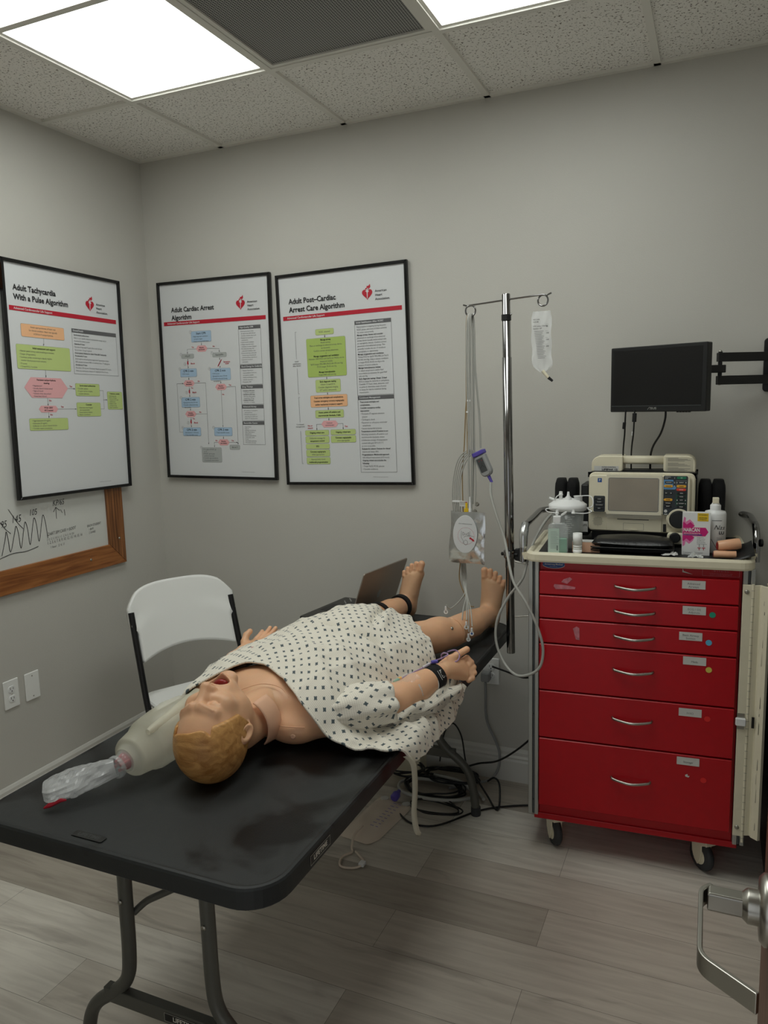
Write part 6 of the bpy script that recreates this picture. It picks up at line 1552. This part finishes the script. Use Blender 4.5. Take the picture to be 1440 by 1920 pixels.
for k,(x0,lab,xt,conn) in enumerate(((2.235,'thin black cable hanging from the left of the monitor down behind the defibrillator',2.222,.012),(2.265,'black video cable with a thick plug hanging from the monitor, second of the three',2.250,.020),(2.365,'black cable curving down from the right half of the monitor behind the defibrillator',2.315,.0))):
    z0=1.553; y0=-.222 if k<2 else -.20
    m=MB(); m.tube(crv([(x0,y0+.012,z0+.01),(x0-.001,y0+.012,1.53),(x0*.7+xt*.3,y0+.03,1.48),(xt+.002,y0+.06,1.41),(xt,y0+.10,1.28),(xt,y0+.12,1.12)],6),.0028 if k<2 else .0036,M['black_cable'],8)
    if k==0: m.tube([(x0-.004,y0+.018,1.520),(x0-.006,y0+.022,1.498)],.0058,M['black_plastic'],10)
    if k==1: m.tube([(x0,y0+.012,1.552),(x0-.001,y0+.013,1.522)],.0075,M['black_plastic'],10)
    o=tag(m.build('video_cable' if k==1 else 'monitor_cable'),lab,'cable')
    if k==1:
        m=MB(); m.tube([(x0-.0066,y0+.036,1.486),(x0-.0085,y0+.041,1.474)],.0042,M['bright_white'],8); m.build('cable_sleeve',o)
# ================================================================== BAG-VALVE RESUSCITATOR on the table
Z0=.7372
A0=Vector((1.287,-1.738,.794)); A1=Vector((1.300,-1.548,.814)); ax=(A1-A0).normalized()
RS=thing('resuscitator_bag','translucent squeeze resuscitator bag with crumpled clear reservoir, lying beside the manikin head','resuscitator',(1.28,-1.60,Z0))
def rk(o): o.parent=RS; o.matrix_parent_inverse=Matrix.Translation((-1.28,1.60,-Z0)); return o
def along(prof,mm,n=32,c=A0,d=ax): m=MB(); m.lathe(prof,mm,c,d,n); return m
o=rk(along([(.030,.020),(.040,.032),(.046,.034),(.049,.040),(.057,.085),(.0615,.088),(.0615,.096),(.065,.099),(.0685,.150),(.0685,.185),(.0695,.188),(.0685,.193),(.062,.235),(.050,.272),(.032,.290),(.022,.295)],M['silicone'],40).build('squeeze_bag'))
m=MB(); 
p0=A0+ax*.075+Vector((.030,-.010,.052)); p1=A0+ax*.265+Vector((.022,-.01,.052)); m.tube([p0,p0+(p1-p0)*.1,p1],[.007,.010,.021],M['silicone'],16); rk(m.build('hand_strap'))
o=rk(along([(.024,-.010),(.027,-.008),(.027,-.002),(.0225,.000),(.024,.014),(.034,.030),(.036,.036)],M['clear'],30).build('valve_housing'))
m=MB(); rd=M['red_ink']; m.lathe([(.004,.004),(.020,.020),(.021,.024),(.004,.026)],rd,A0,ax,20)
sd=ax.cross(Vector((0,0,1))).normalized(); up=sd.cross(ax)
for k in range(4):
    a_=k*PI/2+.4; q=(sd*math.cos(a_)+up*math.sin(a_)); m.tube([A0+ax*-.004+q*.010,A0+ax*.022+q*.017],.0042,rd,8)
rk(m.build('red_valve'))
# crumpled reservoir bag
R0=A0-ax*.008; R1=Vector((1.170,-1.845,.762)); rd_=(R1-R0); Lr=rd_.length; rd_.normalize(); sd=rd_.cross(Vector((0,0,1))).normalized(); upv=sd.cross(rd_)
m=MB(); vs=[];fs=[]; nl,na=26,30
for i in range(nl+1):
    v=i/nl; c=R0+rd_*(Lr*v)
    wdt=.020+.034*math.sin(min(1,v*1.25)*PI/2)**1.3; 
    if v>.86: wdt*=1-.35*((v-.86)/.14)**2
    hgt=.020+.008*math.sin(min(1,v*2)*PI/2)-.010*v
    for j in range(na):
        a_=2*PI*j/na; q=1+.16*noise.noise(Vector((math.cos(a_)*3.0,math.sin(a_)*3.0,v*4.5)))*min(1,v*5)+.10*noise.noise(Vector((math.cos(a_)*7,math.sin(a_)*7,v*11)))*min(1,v*5)
        p=c+sd*math.cos(a_)*wdt*q+upv*math.sin(a_)*hgt*q*1.1
        p.z=max(p.z,Z0+.0015); vs.append(p)
for i in range(nl):
    for j in range(na): j2=(j+1)%na; fs.append((i*na+j,i*na+j2,(i+1)*na+j2,(i+1)*na+j))
fs.append(tuple(nl*na+j for j in range(na))); m.add(vs,fs,M['film'],False); rk(m.build('reservoir_film'))
m=MB(); m.lathe([(.026,-.012),(.027,-.006),(.026,-.002)],M['clear'],A0,ax,28); rk(m.build('reservoir_collar'))
m=MB(); c=Vector((1.222,-1.868,.752)); pts=[(-.024,.004,.010),(-.012,.002,.015),(.0,.008,.009),(.012,.002,.012),(.024,.006,.008)]
m.tube([c+rd_*a+Vector((0,0,cc-.010))+sd*b for a,b,cc in pts],[.002,.005,.0035,.0055,.002],M['red_ink'],8); rk(m.build('red_tab'))

# ================================================================== LAPTOP, CASE, SHEET at the far end of the table
t=thing('laptop','open laptop with a silver-grey lid and glossy black base beside the manikin feet','laptop',(1.250,-.245,Z0+.001),math.radians(-97))
# local: hinge along X at y=0, base extends to -Y over the table's left edge, the lid's back faces +Y
b=MB(); b.prism(rr(-.172,.172,-.245,0,.012,4),.0,.016,M['black_gloss'],axis='z',c=.003); bs=b.build('base',t)
b=MB(); b.box(-.150,.150,-.125,-.025,.0161,.0170,M['black_plastic']); b.build('keyboard',bs)
b=MB(); b.box(-.05,.05,-.225,-.150,.0161,.0165,M['black_paint']); b.build('touch_pad',bs)
b=MB()
for k in range(6): b.add([(-.155+.014*k,-.21+.012*(k%3),.0166),(-.147+.014*k,-.206+.012*(k%3),.0166),(-.150+.014*k,-.198+.012*(k%3),.0166)],[(0,1,2)],M['label'])
b.build('palm_rest_glints',bs)  # pale triangles painted as white glints on the glossy base
ld=MB(); ld.prism(rr(-.172,.172,.004,.222,.009,4),-.003,.003,M['laptop'],c=.0015); o=ld.build('lid',t); o.location=(0,.002,.014); o.rotation_euler=(math.radians(-20),0,0)
b=MB(); b.box(-.164,.164,-.0040,-.0031,.012,.214,M['mon_screen']); b.build('screen',o)
b=MB(); vs=[(math.cos(a_)*.013,.0034,.095+math.sin(a_)*.019) for a_ in [2*PI*i/18 for i in range(18)]]; b.add(vs,[tuple(range(18))[::-1]],M['chrome']); b.build('lid_emblem',o)
b=MB(); b.box(1.058,1.16,-.66,-.44,Z0+.001,Z0+.006,M['bright_white']); tag(b.build('white_sheet'),'white folded sheet on the table edge between the left hand and the laptop','sheet')

# ================================================================== STRAPS, IV LINE AND TAPE ON THE MANIKIN (each a thing put on it)
def band(name,label,cat,a,b_,r,w_,mm,parent=None,th=.003):
    a=Vector(a);b_=Vector(b_);d=(b_-a).normalized(); m=MB(); m.lathe([(r,-w_/2),(r+th,-w_/2),(r+th,w_/2),(r,w_/2),(r,-w_/2)],M[mm],a,d,36); o=m.build(name,parent)
    if not parent: tag(o,label,cat)
    return o
wb=band('wrist_strap','black padded wrist strap with small white print on the right wrist','strap',(1.806,-1.035,.823),(1.824,-.985,.832),.0345,.036,'black_fabric')
m=MB(); m.text('MED',0,0,.013,M['label'],0,'CENTER',.02); m.line([(-.014,-.010),(.014,-.010)],.002,M['label']); m.line([(-.010,.010),(.012,.010)],.002,M['label']); o=m.build('strap_print',wb)
n_=Vector((.80,-.25,.52)).normalized(); up_=Vector((.30,.94,.15)); up_=(up_-n_*up_.dot(n_)).normalized(); xr_=up_.cross(n_).normalized()
o.matrix_world=Matrix(((xr_.x,-n_.x,up_.x,1.8365),(xr_.y,-n_.y,up_.y,-1.0445),(xr_.z,-n_.z,up_.z,.8425),(0,0,0,1)))
band('wrist_cuff','white cuff edge showing under the black wrist strap','cuff',(1.801,-1.050,.820),(1.824,-.985,.832),.0335,.010,'white_plastic')
band('ankle_strap','black hook and loop strap round the left ankle','strap',(1.388,-.268,.800),(1.392,-.205,.800),.0445,.022,'black_fabric')
band('shin_strap','second black strap round the left shin, nearer the gown hem','strap',(1.374,-.455,.806),(1.37,-.50,.806),.0535,.020,'black_fabric')
t=thing('intravenous_line','thin lilac intravenous tubing with purple clamp taped along the right forearm and thumb','iv line',(1.78,-1.05,.86))
def ivk(m,name): o=m.build(name); o.parent=t; o.matrix_parent_inverse=Matrix.Translation((-1.78,1.05,-.86)); return o
m=MB(); m.tube(crv([(1.750,-1.135,.851),(1.762,-1.10,.853),(1.774,-1.07,.855),(1.788,-1.045,.859),(1.803,-1.02,.868),(1.815,-.99,.868),(1.828,-.965,.873),(1.812,-.955,.873),(1.802,-.95,.862),(1.806,-.945,.845),(1.835,-.955,.848),(1.850,-.945,.850),(1.852,-.930,.862),(1.838,-.925,.875),(1.82,-.945,.874)],7),.0021,M['lilac'],8); ivk(m,'tubing')
m=MB(); m.tube([(1.800,-1.030,.868),(1.814,-1.018,.868)],[.005,.006],M['purple'],10); ivk(m,'clamp')
m=MB(); m.tube([(1.782,-1.055,.858),(1.796,-1.034,.865)],.0045,M['film'],10); ivk(m,'luer_connector')
m=MB(); m.tube([(1.738,-1.162,.848),(1.746,-1.147,.851)],[.0035,.005],mat('teal_hub',(120,180,150),.3),10); ivk(m,'catheter_hub')
m=MB(); m.tube([(1.745,-1.148,.852),(1.750,-1.138,.853)],.0040,M['amber_btn'],10); ivk(m,'port')
def surf_patch(name,label,a,b_,r,w0,w1,l,mm,wr=0.):
    """thin patch wrapped on a limb: a->b axis, angles w0..w1"""
    a=Vector(a);b_=Vector(b_);d=(b_-a).normalized(); s_=d.cross(Vector((0,0,1))).normalized(); u_=s_.cross(d); m=MB(); vs=[];fs=[]; nn,mm_=12,8
    for i in range(nn+1):
        for j in range(mm_+1):
            an=w0+(w1-w0)*i/nn; q=a+d*l*(j/mm_); rr_=r+wr*abs(noise.noise(Vector((i*.9,j*.7,3.))))*2; vs.append(q+(s_*math.cos(an)+u_*math.sin(an))*rr_)
    for i in range(nn):
        for j in range(mm_): k=i*(mm_+1)+j; fs.append((k,k+1,k+mm_+2,k+mm_+1))
    m.add(vs,fs,M[mm],wr==0); return tag(m.build(name),label,'dressing')
M['clear_film']=mat('dressing_film',(240,240,238),.1,alpha=.16,spec=1.)
surf_patch('clear_dressing','crinkled clear film dressing over the catheter on the right forearm',(1.742,-1.165,.803),(1.792,-1.075,.818),.0475,.9,2.2,.075,'clear_film',.0035)
surf_patch('tape_strip','narrow strip of clear tape on the side of the right forearm',(1.772,-1.125,.810),(1.792,-1.075,.818),.0455,.0,.75,.016,'tape')

# ================================================================== UNDER THE TABLE: drainage bag, cables, plug
DB=thing('drainage_bag','clear drainage bag with purple valve and measuring marks lying on the floor under the table','drainage bag',(1.37,-.50,0))
def dk(m,name,**k): o=m.build(name,**k); o.parent=DB; o.matrix_parent_inverse=Matrix.Translation((-1.37,.50,0)); return o
c0=Vector((1.345,-.66,0)); c1=Vector((1.385,-.345,0)); d=(c1-c0).normalized(); s_=Vector((d.y,-d.x,0)); L_=(c1-c0).length
m=MB(); vs=[];fs=[]; nu,nv=14,22
for sg in (1,0):
    o_=len(vs)
    for j in range(nv+1):
        for i in range(nu+1):
            u=i/nu*2-1; v=j/nv; e=(1-u**4)*(1-(2*v-1)**6); wdt=.080*(1-.25*max(0,.15-v)/.15)
            p=c0+d*(v*L_)+s_*u*wdt; z=.002+ (.020+.010*noise.noise(Vector((u*2,v*4,1.))))*e*sg*(1-.4*v); vs.append((p.x,p.y,max(.0015,z)))
    for j in range(nv):
        for i in range(nu): a=o_+j*(nu+1)+i; q=(a,a+1,a+nu+2,a+nu+1); fs.append(q if sg else q[::-1])
m.add(vs,fs,M['amber'],True); dk(m,'bag_film')
m=MB(); m.lathe([(.013,-.005),(.017,.0),(.017,.022),(.011,.030),(.007,.045)],M['purple'],tuple(c1+Vector((0,0,.026))-d*.02),tuple(d+Vector((0,0,.25))),20); dk(m,'purple_valve')
m=MB(); 
for k in range(9):
    for w_,off in ((.020,.02),(.014,.044)): 
        p=c0+d*(.08+k*.022)+s_*off; q=p+s_*w_*.8; m.add([(p.x,p.y,.029),(q.x,q.y,.029),(q.x+d.x*.003,q.y+d.y*.003,.029),(p.x+d.x*.003,p.y+d.y*.003,.029)],[(0,1,2,3)],M['purple'])
dk(m,'measuring_marks')
m=MB(); m.tube(crv([(1.352,-.60,.030),(1.350,-.67,.028),(1.362,-.715,.012),(1.372,-.735,.006),(1.352,-.775,.006),(1.372,-.825,.006),(1.425,-.815,.006),(1.438,-.775,.006),(1.405,-.745,.007),(1.385,-.73,.008)],8),.0042,M['amber'],10); dk(m,'drain_tube')
m=MB(); m.box(1.428,1.448,-.80,-.775,.002,.014,M['bright_white']); dk(m,'tube_connector',bevel=.002)
for sg in (-1,1):
    m=MB(); p=c1+s_*sg*.05-d*.012; m.prism([(p.x+a,p.y+b_) for a,b_ in circ(0,0,.017,18)],.004,.010,M['film'],axis='z'); dk(m,'hanging_eyelet')

# outlet plug with its grey cord
t=thing('power_plug','grey plug in the outlet with its grey cord dropping to the floor','plug',(1.672,-.0085,.458))
m=MB(); m.prism(rr(-.018,.018,-.020,.020,.006,4),-.040,.0,M['grey_plastic'],c=.004); m.build('plug_body',t)
m=MB(); m.tube(crv([(0,-.030,-.018),(.002,-.032,-.08),(.000,-.024,-.16),(.010,-.022,-.215),(.045,-.030,-.280),(.062,-.035,-.330),(.058,-.045,-.39),(.030,-.060,-.436),(-.03,-.09,-.450),(-.12,-.17,-.450)],8),.0055,M['grey_plastic'],10); m.build('cord',t)
# coils of cable under the far end of the table
def coil(name,label,cx,cy,rx,ry,turns,r,mm,seed,z=.008,ends=()):
    random.seed(seed); pts=[]
    n=int(turns*10)
    for i in range(n+1):
        a_=2*PI*i/10; q=1+.10*math.sin(i*.9+seed)+.06*random.uniform(-1,1)
        pts.append((cx+rx*q*math.cos(a_),cy+ry*q*math.sin(a_),z+r+.018*(i/n)+.010*abs(math.sin(i*.7+seed))))
    pts=pts+[tuple(e) for e in ends]
    m=MB(); m.tube(crv(pts,5),r,M[mm],8); return tag(m.build(name),label,'cable')
coil('grey_cable_coil','thick light grey cable coiled in a wide loop on the floor under the table end',1.530,-.235,.165,.085,1.3,.0070,'grey_cable',2,.004)
coil('black_cable_coil','heap of thin black cable coiled on the floor inside the grey loop',1.50,-.22,.120,.080,5.5,.0036,'black_cable',5,.006)
coil('black_cable_coil','black cable coil left of the grey loop, behind the purple valve',1.36,-.18,.080,.060,3.5,.0042,'black_cable',7,.05)
coil('black_cable_coil','loose black cable loops on the floor beside the table foot, nearest the camera',1.56,-.36,.105,.050,2.3,.0030,'black_cable',11,.002)
def fl(name,label,pts,r,mm='black_cable'): 
    m=MB(); m.tube(crv(pts,8),r,M[mm],8); return tag(m.build(name),label,'cable')
fl('black_cable','black cord rising from the floor heap up to the cart side',[(1.60,-.12,.08),(1.66,-.10,.10),(1.74,-.10,.125),(1.83,-.12,.20),(1.92,-.14,.30),(1.975,-.15,.37)],.0042)
fl('black_cable','black cord running flat along the floor from the heap to under the cart',[(1.42,-.42,.006),(1.50,-.48,.006),(1.60,-.46,.006),(1.72,-.30,.006),(1.83,-.22,.006),(1.95,-.17,.006),(2.06,-.14,.006)],.0038)
fl('black_cable','black cord arching up above the grey coil beside the table leg',[(1.50,-.14,.10),(1.515,-.12,.22),(1.55,-.11,.265),(1.59,-.12,.22),(1.61,-.13,.12),(1.64,-.16,.03)],.0034)
fl('black_cable','doubled black cord with a small plug crossing the floor right of the table foot',[(1.60,-.13,.115),(1.66,-.17,.08),(1.73,-.22,.03),(1.775,-.265,.006),(1.79,-.26,.02),(1.775,-.20,.075),(1.745,-.17,.085),(1.715,-.16,.06)],.0040)
fl('black_cable','black cord passing behind the IV pole foot from the outlet to the cart side',[(1.70,-.03,.505),(1.76,-.04,.495),(1.85,-.10,.50),(1.93,-.15,.54),(1.975,-.17,.56)],.0040)
t=thing('storage_box','cream box standing on the floor behind the black cables under the table','box',(1.335,-.10,0)); b=MB(); b.box(-.075,.075,-.04,.04,0,.24,M['cream']); b.build('box_body',t,bevel=.003)

coil('black_cable_coil','tangled black cable lying inside and behind the grey loop, close to the baseboard',1.55,-.13,.110,.060,4.5,.0034,'black_cable',17,.02)
